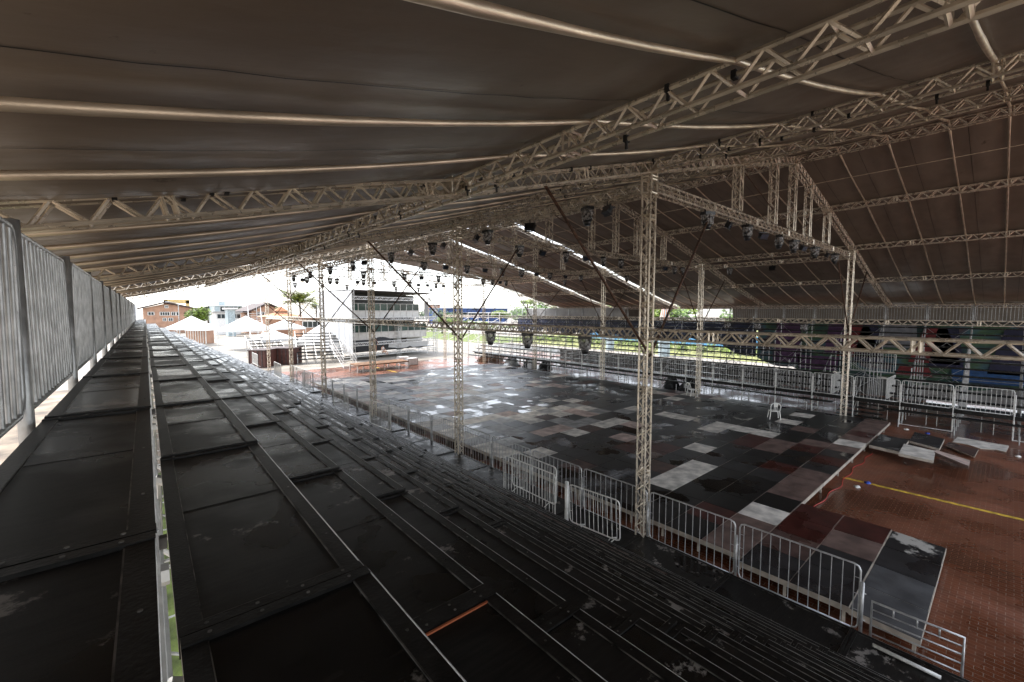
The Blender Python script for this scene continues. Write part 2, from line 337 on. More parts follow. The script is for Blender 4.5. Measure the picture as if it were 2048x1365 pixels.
# ---------------------------------------------------------------- barrier panels
def panel_mesh(Wd, Ht, gap, foot=False, double=False, rbar=.010):
    fr = MB(); ba = MB(); r = .0165; c = .09
    pts = [(c, 0, 0), (Wd-c, 0, 0), (Wd-c*.3, 0, c*.3), (Wd, 0, c), (Wd, 0, Ht-c), (Wd-c*.3, 0, Ht-c*.3), (Wd-c, 0, Ht), (c, 0, Ht), (c*.3, 0, Ht-c*.3), (0, 0, Ht-c), (0, 0, c), (c*.3, 0, c*.3), (c, 0, 0)]
    fr.path(pts, r, 6)
    if foot:
        for x in (.25, Wd-.25): fr.tube((x, -.28, -.12), (x, .28, -.12), .014); fr.tube((x, -.28, -.12), (x, 0, .0), .012); fr.tube((x, .28, -.12), (x, 0, .0), .012)
    n = int((Wd-.16)/gap)
    for i in range(n+1):
        x = .08+(Wd-.16)*i/n; ba.tube((x, 0, .01), (x, 0, Ht-.01), rbar, 5, caps=False)
    for z in (.3, .55, .8):
        for s in (0, 1):
            x0 = 0 if s == 0 else Wd-.08
            ba.tube((x0, 0, z*Ht), (x0+.08, 0, z*Ht), .007, 4)
    if double:
        for i in range(n):
            x = .08+(Wd-.16)*(i+.5)/n; ba.tube((x, .03, .01), (x+random.uniform(-.01, .01), .035, Ht-.01), rbar, 5, caps=False)
    return fr, ba
PR = {}
def panel(kind, name, label, group, loc, rz, mt='galv', Wd=1.98, Ht=1.08, gap=.13, foot=False, double=False, rx=0, rbar=.0085):
    if kind not in PR:
        o = empty(name, loc, rz, label, 'barrier', group); fr, ba = panel_mesh(Wd, Ht, gap, foot, double, rbar)
        kid(o, fr.build('frame', M[mt], o, True)); kid(o, ba.build('bars', M[mt], o, True)); PR[kind] = o
    else: o = copy_tree(PR[kind], label, loc, rz); o['group'] = group
    o.rotation_euler = (rx, 0, rz); return o
def wpt(x, y, z=0):                           # bleacher space -> world
    c, s = math.cos(-RB), math.sin(-RB); return Vector((x*c-y*s, x*s+y*c, z+H))
def post(name, label, group, loc, h, r=.03, mt='galv', key=None):
    if key not in PR:
        m = MB(); m.tube((0, 0, 0), (0, 0, h), r, 10); m.tube((0, 0, h*.8), (0, -.05, h*.8), .012, 5); m.tube((0, 0, h*.3), (0, -.05, h*.3), .012, 5)
        o = m.build(name, M[mt], None, True); tag(o, label, 'post', group); PR[key] = o; o.location = loc
    else:
        o = PR[key].copy(); COL.objects.link(o); o.location = loc; o['label'] = label; o['group'] = group
    return o
# rear of the left grandstand
for k in range(0, 20):
    y0 = JY+MOD*k-.02
    nm = ORD[k]
    panel('rearL' if k > 1 else f'rearLn{k}', 'metal_fence', f'{nm} tight barred steel panel from the camera, behind the grandstand top row', 'steel panels behind the top row', wpt(-.53+.0*k, y0+.05, -.56), math.pi/2-RB+random.uniform(-.004, .004), Wd=1.94, Ht=1.01, gap=.12, double=(k < 2), rbar=.0125, rx=random.uniform(-.015, .02))
    if k: post('fence_post', f'{ORD[k-1]} round steel post of the fence behind the top row', 'posts behind the top row', wpt(-.535, y0, -.70-1.0), 2.2, .036, key='postL')
# front fence of the left grandstand
for k in range(-1, 18):
    y0 = 1.40+2.02*k; nm = ORD[max(k, 0)]
    if k == -1: continue
    panel('frontL', 'metal_fence', f'{nm} steel panel from the right, between left grandstand and dance floor', 'steel panels in front of the left grandstand', (9.0, y0+.04, -5.39+H), math.pi/2, Wd=1.93, Ht=1.13, gap=.155)
    post('fence_post', f'{nm} steel post from the right of the fence along the front of the left grandstand', 'posts in front of the left grandstand', (8.985, y0, -5.45+H), .92, .026, key='postF')
# loose barriers standing on the lowest deck
def loose(u0, v0, u1, v1, z, label, kind, Ht=1.0, hor=False, foot=True, t=.0):
    a = px(u0, v0, 'Z', z+H); b = px(u1, v1, 'Z', z+H); d = b-a
    return panel(kind, 'crowd_barrier', label, 'loose barriers', a+Vector((0, 0, .1)), math.atan2(d.y, d.x), 'paleg', d.length, Ht, .12, foot, False, t)
loose(1008, 992, 1110, 1043, -5.38, 'pale crowd barrier standing on the lowest deck left of a thick steel post', 'lb1', 1.12)
loose(1140, 1050, 1240, 1092, -5.38, 'leaning pale crowd barrier between a thick post and the nearest truss column', 'lb2', .98, t=.06)
loose(1025, 975, 1112, 1018, -5.38, 'pale crowd barrier set just behind another one on the lowest deck', 'lb1b', 1.05)
p = px(1133, 1058, 'Z', -5.4+H); post('fence_post', 'thick pale steel post between two loose barriers on the deck', 'posts on the deck', p, 1.2, .05, 'paleg', 'thick')
for (u0, v0, u1, v1, lb) in ((668, 820, 697, 832, 'narrow crowd barrier on the wet deck near the third left column'), (740, 850, 782, 866, 'crowd barrier on the wet deck in line with the second left column'),
                             (549, 752, 563, 760, 'dark crowd barrier at a gap in the fence beyond the third left column'), (606, 778, 622, 783, 'small barrier at a stair gap beside the fourth left column'),
                             (505, 728, 516, 734, 'dark upright barrier far along the left fence')):
    loose(u0, v0, u1, v1, -5.38, lb, 'lbx'+str(u0), 1.1)
# horizontal-rail barrier at the lower right
o = empty('crowd_barrier', (9.0, 1.27, -5.5+H), -math.pi/2, 'grey barrier with horizontal rails at the lower right corner', 'barrier')
fr = MB(); ln = 1.06; hh = .7
fr.path([(0, 0, 0), (0, 0, hh), (ln, 0, hh), (ln, 0, -.1)], .02, 8)
for z in (.56, .43, .29, .15, .02): fr.tube((0, 0, z), (ln, 0, z), .012)
for x in (.27, .55, .8): fr.tube((x, 0, .57), (x, 0, hh), .012)
fr.build('frame', M['galv'], o, True)
m = MB(); m.tube(px(1745, 1290, 'Z', -5.34+H), px(1882, 1356, 'Z', -5.34+H), .028, 10); tag(m.build('steel_pipe', M['paleg'], None, True), 'loose pale pipe lying on the deck under the railed barrier', 'pipe')

# ---------------------------------------------------------------- trusses
side = lambda x: 'left' if x < XC-.1 else ('right' if x > XC+.1 else 'ridge')
PN = ['left eave', 'lower left slope', 'left column row', 'upper left slope', 'ridge', 'upper right slope', 'right column row', 'lower right slope', 'right eave']
for i, x in enumerate(PUR):
    mb = MB(); truss(mb, (x, YST, rz_(x)), (x, YEND, rz_(x)))
    tag(mb.build('roof_truss', M['truss']), f'long box truss running the length of the tent roof over the {PN[i]}', 'truss', 'lengthwise roof trusses')
for k, yf in enumerate(FY):
    if k == 0: continue
    mb = MB()
    for a, b in zip([XE0]+PUR[1:8], PUR[1:8]+[XE1]):
        if k == 7 and (b < XL+.1 or a > XR-.1): continue
        truss(mb, (a, yf, rz_(a)), (b, yf, rz_(b)))
    for x in PUR[1:8]:
        if k == 7 and (x < XL-.1 or x > XR+.1): continue
        for q in (-.16, .16): mb.box(x+q-.012, x+q+.012, yf-.11, yf+.11, rz_(x)-.13, rz_(x)+.13)
    lab = 'gable roof truss behind and above the camera' if k == 0 else ('gable roof truss crossing overhead beside the camera' if k == 1 else f'{ORD[k-2]} gable roof truss beyond the camera, spanning both column rows')
    tag(mb.build('gable_truss', M['truss']), lab, 'truss', 'gable roof trusses')
colmb = MB(); truss(colmb, (0, 0, .02), (0, 0, ZB-.15), up=(0, 1, 0), joints=2.0, full=True, pitch=.22, rd=.015); 
for x in (-.12, .12):
    for y_ in (-.12, .12): colmb.tube((x, y_, ZB-.15), (x, y_, ZB+.28), .03, 6)
for z in (ZB-.15, ZB+.15, ZB+.22, ZM-.15, ZM+.15):
    for s in (-1, 1): colmb.tube((-.12, s*.12, z), (.12, s*.12, z), .024, 5); colmb.tube((s*.12, -.12, z), (s*.12, .12, z), .024, 5)
COLP = None
for si, x in enumerate((XL, XR)):
    for k, yf in enumerate(FY[1:]):
        if k == 0: continue
        lab = ('nearest' if (k == 1 and si == 0) else ORD[k-1] if si == 0 else ['very near off-frame', 'nearest', 'second', 'third', 'fourth', 'fifth', 'sixth'][k])+f' square truss column of the {"left" if si == 0 else "right"} row beside the dance floor'
        if COLP is None:
            o = empty('truss_column', (x, yf, 0), 0, lab, 'truss column', 'truss columns'); kid(o, colmb.build('mast', M['truss'], o)); cb_ = MB(); cb_.path([(.13, .13, ZB-.2), (.14, .12, 6.5), (.12, .14, 4.0), (.14, .13, 2.2), (.16, .15, .1)], .012, 5); kid(o, cb_.build('cable', M['strap'], o, True))
            b = MB(); b.box(-.2, .2, -.2, .2, .005, .03); kid(o, b.build('base_plate', M['galv'], o)); COLP = o
        else: o = copy_tree(COLP, lab, (x, yf, 0), 0)
for x, sn in ((XL, 'left'), (XR, 'right')):
    for z, zn in ((ZB, 'upper'), (ZM, 'mid-height')):
        mb = MB(); ys = YST
        for a, b in zip(([ys]+FY[1:-1]), FY[1:]):
            if z == ZB and b < FY[2]+.1: continue
            truss(mb, (x, a+.13, z), (x, b-.13, z), rd=.0175, rc=.025, joints=3.1)
        tag(mb.build('row_beam', M['truss']), f'{zn} box truss beam linking the {sn} row of columns', 'truss beam', 'beams along the column rows')
for k, yf in enumerate(FY[2:]):
    mb = MB(); truss(mb, (XL+.13, yf, ZB), (XR-.13, yf, ZB))
    tag(mb.build('cross_beam', M['truss']), f'{ORD[k]} cross beam from the camera, joining the left and right columns under the roof', 'truss beam', 'cross beams')
HX = [13.82, 16.75, 18.7, 20.6, 23.35]
hm = {}
for k, yf in enumerate(FY[2:]):
    for j, x in enumerate(HX):
        lab = f'{ORD[j]} upright truss from the left standing on the {ORD[k]} cross beam'
        if j not in hm:
            mb = MB(); truss(mb, (0, 0, ZB+.16), (0, 0, rz_(x)-.12), up=(0, 1, 0), joints=0, full=True, pitch=.25, rd=.014); hm[j] = mb.build('hanger_truss', M['truss'])
            o = hm[j]; tag(o, lab, 'truss', 'upright trusses under the ridge')
        else: o = hm[j].copy(); COL.objects.link(o); o['label'] = lab
        o.location = (x, yf, 0)
# knee braces and tie rods
BR = [((5.55, 2.25), (9.1, -1.05)), ((12.0, 2.68), (9.1, -1.05)), ((25.1, 2.68), (28.0, -1.05)), ((31.6, 2.25), (28.1, -1.05)), ((13.9, 4.3), (18.6, 2.9)), ((23.2, 4.3), (18.6, 2.9))]
BN = ['outer brace rod of the left column', 'inner brace rod of the left column', 'inner brace rod of the right column', 'outer brace rod of the right column', 'left tie rod over the cross beam', 'right tie rod over the cross beam']
bm = {}
for k, yf in enumerate(FY[2:]):
    for j, (a, b) in enumerate(BR):
        if k == 5 and j in (0, 3): continue
        if j not in bm:
            mb = MB(); mb.tube((a[0], -.05, a[1]+H), (b[0], -.05, b[1]+H), .03 if j < 4 else .016, 7); bm[j] = mb.build('brace_rod', M['rust'], None, True); o = bm[j]; o['category'] = 'brace rod'; o['group'] = 'rusty brace rods'
        else: o = bm[j].copy(); COL.objects.link(o)
        o['label'] = f'rusty {BN[j]} on the {ORD[k]} frame'; o.location = (0, yf, 0)
for x, z, lb in ((XC+1.2, rz_(XC+1.2)-.42, 'thin pale cable just below the ridge truss'), (25.9, 4.36+H-.35, 'thin pale cable strung under the right roof slope')):
    mb = MB(); mb.tube((x, YST, z), (x, YEND, z), .012, 5); tag(mb.build('steel_cable', M['pipe']), lb, 'cable', 'roof cables')
# black straps tied round the trusses
mb = MB()
for (x, z0) in ((PUR[1], 0), (PUR[2], 0)):
    for i in range(22):
        yy = -2+random.random()*20; zc = rz_(x)+random.choice((-.105, .105)); s = random.choice((-.105, .105))
        mb.box(x+s-.031, x+s+.031, yy-.02, yy+.02, zc-.032, zc+.034)
        if random.random() < .5: mb.box(x+s-.01, x+s+.01, yy-.012, yy+.012, zc-.1, zc)
for i in range(16):
    xx = XE0+1+random.random()*11; zc = rz_(xx)+.105; yy = Y1+random.choice((-.105, .105))
    mb.box(xx-.02, xx+.02, yy-.032, yy+.032, zc-.033, zc+.033)
tag(mb.build('tape_wraps', M['strap']), 'scraps of black tape wound round the near roof trusses', 'tape', kind='stuff')

# ---------------------------------------------------------------- roof pipes and membrane
def sag(x):
    t = abs(x-XC)
    for (a, _), (b, _) in zip(KN, KN[1:]):
        if t <= b+1e-6: u = (t-a)/(b-a); return 4*u*(1-u)*(.12 if b > 20 else .06)
    return 0
NX = 66
XS = [XE0-.1+(XE1-XE0+.2)*i/NX for i in range(NX+1)]
pipe0 = None; cnt = 0
for k in range(8):
    base = YST if k == 0 else FY[k-1]; top = FY[k] if k < 7 else None
    if k == 7: continue
    for j in range(1, 6):
        yy = FY[k]-S+S*j/6 if k == 0 else FY[k-1]+S*j/6
        if yy < 0 or yy > YEND: continue
        cnt += 1
        lab = f'{ORD[cnt-1]} thin roof pipe from the camera, bent over the lengthwise trusses' if cnt <= 24 else 'thin bent roof pipe closest to the far end of the tent roof'
        if pipe0 is None:
            mb = MB(); pts = [(x, 0, rz_(x)+.14-sag(x)) for x in XS]
            mb.path(pts, [.033 if (int(i/7) % 2 == 0) else .026 for i in range(len(pts))], 8)
            pipe0 = mb.build('roof_pipe', M['pipe'], None, True); pipe0['category'] = 'roof pipe'; pipe0['group'] = 'pipes carrying the roof membrane'; o = pipe0
        else: o = pipe0.copy(); COL.objects.link(o)
        o.location = (0, yy-(.11 if abs(yy-1.65) < .1 else 0), 0); o['label'] = lab
for k in range(1, 7):
    ya = YST if k == 1 else FY[k-1]; yb = FY[k]
    if k >= 5: ya += .16
    if k >= 4 and k < 6: yb -= .16
    n = 54; mb = MB(); NXs = 150; xs = [XE0-.5+(XE1-XE0+1)*i/NXs for i in range(NXs+1)]
    rows = []
    for j in range(n+1):
        yy = ya+(yb-ya)*j/n
        ph = ((yy-FY[0])/(S/6)) % 1.0
        for x in xs:
            xx = min(max(x, XE0), XE1); tt = abs(abs(x-XC)-21.7)
            bel = -.05*math.sin(math.pi*ph)**2-.05*math.sin(math.pi*ph)   # cloth hangs a little between the pipes
            wr = .006*math.sin(x*9+yy*2.1)*math.sin(yy*3.3+x)
            z = rz_(xx)+.18-sag(xx)+bel*.45+.04+wr
            if x < XE0: z -= (XE0-x)*.6
            if x > XE1: z -= (x-XE1)*.6
            mb.v.append(Vector((x, yy, z)))
    for j in range(n):
        for i in range(NXs):
            a = j*(NXs+1)+i; mb.f.append((a, a+1, a+NXs+2, a+NXs+1)); mb.m.append(0)
    o = mb.build('roof_canopy', M['canvas'], None, True)
    tag(o, ('grey-brown roof membrane behind the camera' if k == 1 else 'grey-brown roof membrane right over the camera' if k == 2 else f'grey-brown roof membrane {ORD[k-3]} beyond the one over the camera'), 'tent roof', 'roof membranes')
    if k in (1, 2, 3):                         # welded seams of the cloth
        for j in range(0, 7):
            yy = FY[k-1]+S*(j+.62)/6
            if yy > yb-.1 or yy < ya+.1: continue
            ph = .62; pts = []
            for x in xs[2:-2]:
                xx = min(max(x, XE0), XE1); wr = .006*math.sin(x*9+yy*2.1)*math.sin(yy*3.3+x)
                z = rz_(xx)+.22-sag(xx)-.45*(.05*math.sin(math.pi*ph)**2+.05*math.sin(math.pi*ph))+wr-.004
                pts.append((x, yy, z))
            sm = MB()
            for p0, p1 in zip(pts, pts[1:]): sm.face([p0, p1, (p1[0], p1[1]+.010, p1[2]), (p0[0], p0[1]+.010, p0[2])])
            sm.build('seam', M['tframe'], o)
# small canopy flap past the last full frame
mb = MB(); n = 20
for j in range(n+1):
    for i in range(31):
        x = XL+(XR-XL)*i/30; t = 1-abs(x-XC)/(XR-XC); yy = YEND+.18+(1.2+(S-1.3)*max(0, t))*j/n
        mb.v.append(Vector((x, yy, rz_(x)+.21)))
for j in range(n):
    for i in range(30): a = j*31+i; mb.f.append((a, a+1, a+32, a+31)); mb.m.append(0)
tag(mb.build('roof_canopy', M['canvas'], None, True), 'small pointed roof membrane beyond the last full gable', 'tent roof', 'roof membranes')

# ---------------------------------------------------------------- stage lamps
def lamp_a(big=1.0):
    o = empty('moving_head_lamp'); o['category'] = 'stage lamp'
    m = MB(); m.box(-.19, .19, -.13, .13, -.1, 0); m.tube((-.1, 0, 0), (-.1, 0, .1), .02); m.tube((.1, 0, 0), (.1, 0, .1), .02); kid(o, m.build('base', M['black'], o))
    m = MB(); n = 14
    prof = [(.20, -.08), (.225, -.13), (.215, -.22), (.205, -.34), (.19, -.42)]
    for j, (r, z) in enumerate(prof):
        for i in range(n): a = 2*math.pi*i/n; rr = r*(1+.05*math.sin(i*5.3+j*2)); m.v.append(Vector((rr*math.cos(a), rr*.8*math.sin(a), z+.015*math.sin(i*3.1))))
    for j in range(len(prof)-1):
        for i in range(n): q = (i+1) % n; m.f.append((j*n+i, j*n+q, (j+1)*n+q, (j+1)*n+i)); m.m.append(0)
    kid(o, m.build('plastic_wrap', M['wrap'], o))
    m = MB(); m.tube((-.15, 0, -.1), (-.15, 0, -.38), .035, 6); m.tube((.15, 0, -.1), (.15, 0, -.38), .035, 6); kid(o, m.build('yoke', M['black'], o))
    m = MB(); m.tube((0, 0, -.24), (0, 0, -.40), .145, 14, r2=.14); m.tube((0, 0, -.40), (0, 0, -.56), .14, 14, r2=.095); kid(o, m.build('head', M['black'], o, True))
    m = MB(); m.tube((0, 0, -.555), (0, 0, -.567), .08, 12); kid(o, m.build('lens', M['lens'], o))
    return o
def lamp_b():
    o = empty('flood_lamp'); o['category'] = 'stage lamp'
    m = MB(); m.tube((0, 0, .08), (0, 0, -.08), .018); m.box(-.2, .2, -.02, .02, -.1, -.08); m.box(-.21, -.195, -.02, .02, -.26, -.08); m.box(.195, .21, -.02, .02, -.26, -.08); kid(o, m.build('bracket', M['black'], o))
    m = MB(); rot = Matrix.Translation((0, 0, -.22)) @ Matrix.Rotation(.5, 4, 'X'); m.box(-.18, .18, -.07, .07, -.11, .11, 0, rot); m.box(-.2, .2, -.12, -.07, -.13, -.115, 0, rot); m.box(-.2, .2, -.12, -.07, .115, .13, 0, rot); kid(o, m.build('housing', M['black'], o))
    m = MB(); m.box(-.16, .16, -.078, -.071, -.09, .09, 0, rot); kid(o, m.build('lens', M['lens'], o))
    return o
LA = lamp_a(); LB = lamp_b(); usedA = usedB = False
lamps = []
ZL = ZB-.13
def row(plane, val, items, z, where):
    for n_, (u, v, t) in enumerate(items):
        ob = px(u, v, plane, val); lamps.append((ob, t, z, where, n_, plane))
row('X', XL, [(1215, 383, 'b'), (1175, 400, 'a'), (1060, 425, 'b'), (975, 450, 'a'), (952, 452, 'b'), (865, 478, 'a'), (886, 468, 'b'), (821, 492, 'b'), (782, 500, 'a'), (728, 507, 'b'), (706, 516, 'a'), (660, 527, 'a'), (620, 537, 'a'), (587, 545, 'a')], ZL, 'under the upper beam of the left column row')
row('Y', FY[2], [(1415, 440, 'a'), (1457, 450, 'b'), (1495, 463, 'a'), (1527, 472, 'b'), (1558, 483, 'a'), (1588, 490, 'a'), (1607, 500, 'b'), (1630, 505, 'a'), (1654, 512, 'b'), (1670, 517, 'a')], ZL, 'under the nearest cross beam')
row('Y', FY[3], [(1039, 503, 'a'), (1085, 508, 'b'), (1132, 513, 'a'), (1172, 520, 'b'), (1207, 524, 'a'), (1242, 530, 'a'), (1330, 540, 'b'), (1349, 544, 'a'), (1365, 545, 'a')], ZL, 'under the second cross beam')
row('Y', FY[4], [(848, 533, 'a'), (891, 536, 'b'), (934, 540, 'a'), (970, 542, 'b'), (1005, 546, 'a'), (1043, 549, 'a'), (1073, 550, 'b'), (1100, 556, 'a'), (1131, 555, 'b'), (1162, 557, 'a')], ZL, 'under the third cross beam')
row('Y', FY[5], [(727, 550, 'a'), (809, 553, 'a'), (843, 554, 'b'), (877, 556, 'a'), (920, 560, 'b'), (966, 565, 'a'), (985, 565, 'a'), (1000, 566, 'b'), (1012, 567, 'a')], ZL, 'under the fourth cross beam')
row('Y', FY[6], [(605, 560, 'b'), (614, 568, 'a'), (660, 560, 'a'), (674, 569, 'a'), (715, 566, 'b'), (727, 564, 'a'), (749, 567, 'b'), (788, 566, 'a'), (820, 567, 'a'), (837, 570, 'b'), (855, 571, 'b'), (872, 571, 'a'), (887, 573, 'b'), (913, 573, 'a')], ZL, 'under the fifth cross beam')
row('Y', FY[7], [(590, 570, 'a'), (645, 574, 'b'), (694, 575, 'a'), (792, 577, 'a'), (837, 578, 'a'), (862, 579, 'b')], ZL, 'under the farthest cross beam')
row('X', XL, [(1170, 680, 'a'), (1055, 675, 'a'), (981, 670, 'a')], ZM-.13, 'under the mid-height beam of the left column row')
row('X', XR, [(1608, 655, 'a'), (1515, 653, 'a'), (1455, 652, 'a')], ZM-.13, 'under the mid-height beam of the right column row')
row('X', XR, [(1460, 530, 'a'), (1545, 524, 'b'), (1254, 546, 'a'), (1130, 553, 'a')], ZL, 'under the upper beam of the right column row')
cA = {}
lamps.sort(key=lambda q: (q[3], q[0].y if q[5] == 'X' else q[0].x))
for ob, t, z, where, n_, plane in lamps:
    kindn = 'plastic-wrapped moving-head lamp' if t == 'a' else 'black flood lamp'
    cA[(where, t)] = cA.get((where, t), 0)+1
    lab = f'{ORD[cA[(where, t)]-1]} {kindn} from the {"camera" if plane == "X" else "left"} {where}'
    if t == 'a':
        if not usedA: o = LA; usedA = True
        else: o = copy_tree(LA)
    else:
        if not usedB: o = LB; usedB = True
        else: o = copy_tree(LB)
    o['label'] = lab; o['group'] = 'stage lamps hung from the trusses'
    o.location = (ob.x, ob.y, z); o.rotation_euler = (0, 0, (math.pi/2 if plane == 'X' else 0)+random.uniform(-.5, .5))
    o.scale = (.84,)*3

# ---------------------------------------------------------------- raised dance floor
df = empty('dance_floor', (0, 0, 0), 0, 'raised dance floor of patched black, grey, maroon and pale panels', 'dance floor')
ZF = .36
tiles = []
PXW, PYW = 1.06, .955
MAP = ['33503331213532333', '02000120023001010', '00000100330030000', '00555101225605050', '00180150105100000', '10018210155060100', '08002801001006010', '00101700165600600']
for i in range(17):
    for j in range(34): tiles.append((10.06+PXW*i, 3.68+PYW*j, i, j))
for i in range(4):
    for j in range(3): tiles.append((9.79+1.1*i, .72+.985*j, i, j-3))
tiles.sort(key=lambda t: math.hypot(t[0]+1, t[1]+.5))
NEARMAP = {-3: (10, 10, 1, 6), -2: (1, 1, 3, 2), -1: (1, 8, 2, 2)}
def pick(x, y, i, j):
    if j < 0: return NEARMAP[j][i]
    if j < 8: return int(MAP[j][i])
    pale = max(0, min(1, (y-10)/3))*max(0, min(1, (21-x)/6+.12*(y > 24)))
    if y > 33.5: return random.choice((1, 8, 3, 4))
    r = random.random()
    if r < .66*pale: return random.choice((4, 4, 5, 5, 4, 5, 4, 7))
    r = random.random()
    return 0 if r < .5 else 1 if r < .7 else 6 if r < .78 else random.choice((5, 5, 7)) if r < .89 else 8 if r < .95 else 2
far = MB(); fm = FLOOR+[M['apron'], SLATE]
for n_, (x0, y0, ti, tj) in enumerate(tiles):
    mb = MB() if n_ < 98 else far
    pw, pd = (1.1, .985) if tj < 0 else (PXW, PYW)
    c = pick(x0, y0, ti, tj); dz = random.uniform(-.002, .002); gp = .009+(.006 if ti % 2 else 0)
    rot = Matrix.Translation((x0+pw/2, y0+pd/2, ZF+dz-(.05 if tj == -3 else 0))) @ Matrix.Rotation(random.uniform(-.002, .002)+(.05 if tj == -3 else 0), 4, 'X') @ Matrix.Rotation(random.uniform(-.0015, .0015), 4, 'Y')
    hx, hy = pw/2-gp, pd/2-gp
    mb.box(-hx, hx, -hy, hy, -.018, 0, c, rot)
    mb.box(-pw/2, pw/2, -pd/2, pd/2, -.125, -.012, 9, rot)
    if n_ < 98: mb.build('floor_panel', fm, df)
o = far.build('floor_panels_far', fm, df); o['kind'] = 'stuff'; o['label'] = 'the farther panels of the dance floor'
lg = MB()
for (x0, y0, ti, tj) in tiles:
    if (ti in (0, 16) or tj in (0, -3, 33)) and (ti % 2 == 0):
        for dx in (.03,):
            lg.box(x0+dx, x0+dx+.05, y0+.06, y0+.11, .004, ZF-.1)
lg.build('floor_legs', M['apron'], df)
# tilted loose floor panels at the right end
def board(pp, z, th, mi, lb, zs=None, side=9):
    c = [px(u, v, 'Z', z) for u, v in pp]; m = sum(c, Vector())/len(c); mb = MB(); zs = zs or [0]*len(c)
    t = [Vector((q.x-m.x, q.y-m.y, dz)) for q, dz in zip(c, zs)]; n = len(t)
    if sum(t[i].x*t[(i+1) % n].y-t[(i+1) % n].x*t[i].y for i in range(n)) < 0: t = t[::-1]
    mb.face(t, mi); dn = Vector((0, 0, th)); mb.face([q-dn for q in t[::-1]], side)
    for i in range(n): p, q = t[i], t[(i+1) % n]; mb.face([p, p-dn, q-dn, q], side)
    o = mb.build('loose_board', fm); o.location = (m.x, m.y, z); tag(o, lb, 'board', 'loose floor boards')
board([(1738, 890), (1761, 868), (1818, 881), (1799, 904)], .36, .12, 1, 'dark panel hooked on to the near right corner of the dance floor')
board([(1819, 882), (1829, 864), (1889, 878), (1879, 898)], .34, .1, 1, 'dark loose panel behind the pale stacked boards at the floor corner')
board([(1797, 907), (1808, 888), (1871, 902), (1867, 922)], .42, .1, 5, 'pale loose board lying on the dark panel at the floor corner')
board([(1868, 908), (1873, 898), (1941, 915), (1937, 934)], .36, .12, 7, 'long pinkish board tipped up beside the pale one at the floor corner', [.08, -.05, -.12, .03], 3)
board([(1890, 890), (1897, 884), (1957, 899), (1949, 914)], .12, .05, 8, 'brown loose board flat on the brick behind the tipped pinkish board')
board([(1905, 884), (1915, 874), (2018, 892), (2012, 904), (1990, 899), (1960, 897), (1935, 889)], .04, .03, 5, 'long ragged white strip lying on the brick near the right fence')
mb = MB(); pts = []
for i in range(60): t = i/59; pts.append((14.6+8.3*t, 3.52+.05*math.sin(t*31)+.03*math.sin(t*13), .02))
mb.path(pts, .012, 6); tag(mb.build('hose', M['red'], None, True), 'red hose lying along the near edge of the dance floor', 'hose')

# ---------------------------------------------------------------- chairs
def chair():
    o = empty('plastic_chair'); o['category'] = 'chair'; o['group'] = 'white plastic chairs'
    m = MB()
    pts = [(-.21, -.21, .43), (.21, -.21, .43), (.23, .0, .43), (.2, .2, .44), (-.2, .2, .44), (-.23, 0, .43)]
    k = len(m.v); m.v += [Vector(p) for p in pts]+[Vector((p[0], p[1], p[2]-.03)) for p in pts]; m.f.append(tuple(range(6))); m.m.append(0); m.f.append(tuple(range(11, 5, -1))); m.m.append(0)
    for i in range(6): j = (i+1) % 6; m.f.append((i, i+6, j+6, j)); m.m.append(0)
    kid(o, m.build('seat', M['plastic'], o))
    m = MB(); arc = [(-.2, .2, .44), (-.215, .25, .62)]+[(-.22*math.cos(a), .28+.02*math.sin(a), .68+.2*math.sin(a)) for a in [math.pi*i/10 for i in range(11)]]+[(.215, .25, .62), (.2, .2, .44)]
    m.path(arc, .02, 6)
    for x in (-.06, 0, .06): m.path([(x, .2, .44), (x*1.1, .26, .65), (x*1.3, .295, .86)], .014, 5)
    m.face([(-.08, .262, .66), (.08, .262, .66), (.1, .297, .86), (-.1, .297, .86)]); m.face([(-.08, .267, .66), (-.1, .302, .86), (.1, .302, .86), (.08, .267, .66)])
    kid(o, m.build('backrest', M['plastic'], o, False))
    for sx, sy in ((-1, -1), (1, -1), (-1, 1), (1, 1)):
        m = MB(); m.tube((sx*.2, sy*.19, .42), (sx*.245, sy*.25, 0), .026, 6, r2=.018); kid(o, m.build('leg', M['plastic'], o))
    return o
ca = chair(); ca['label'] = 'white plastic chair standing alone on the dance floor left of the nearest right column'; ca.location = (*px(1548, 838, 'Z', ZF).xy, ZF); ca.rotation_euler = (0, 0, R(-40+160))
cb = copy_tree(ca, 'white plastic chair standing right beside the foot of the second right column', (*px(1384, 792, 'Z', ZF).xy, ZF), R(60))

# ---------------------------------------------------------------- right grandstand (mirror of the left, stripped to bars and boards)
MX = 2*XC
rb = empty('grandstand', (0, 0, 0), 0, 'open steel grandstand on the right with dark plank rows in front of the painted backdrop', 'grandstand')
YR0, YR1 = -6.5, 42.0
pl = 0
for i in range(14):
    x1 = MX-.588*i; z = H-.62-.343*i
    mb = MB()
    segs = [(YR0, YR1)] if i < 8 else [(YR0, 4.2), (6.4, YR1)]
    for a, b in segs:
        mb.box(x1-.02, x1+.30, a, b, z-.045, z); mb.box(x1-.03, x1, a, b, z-.075, z-.045)
    mb.build('plank_row', M['tread'], rb)
mb = MB(); k = 0
yy = YR0
while yy <= YR1+.01:
    for q in range(0, 8):
        i = q*2; x = MX-.588*i; zt = H-.66-.343*i+random.choice((0, 0, .0, .25))
        if 4.2 < yy < 6.4 and q > 3: continue
        mb.tube((x+.1, yy, 0), (x+.1, yy, zt), .026, 6)
    mb.tube((MX+.1, yy, H-.75), (MX-7.6, yy, H-.75-4.43), .022, 5)
    for z in (1.6, 3.0, 4.3): mb.tube((MX+.1, yy, z), (MX-(H-.7-z)/.5833, yy, z), .017, 5)
    k += 1; yy += 2.0
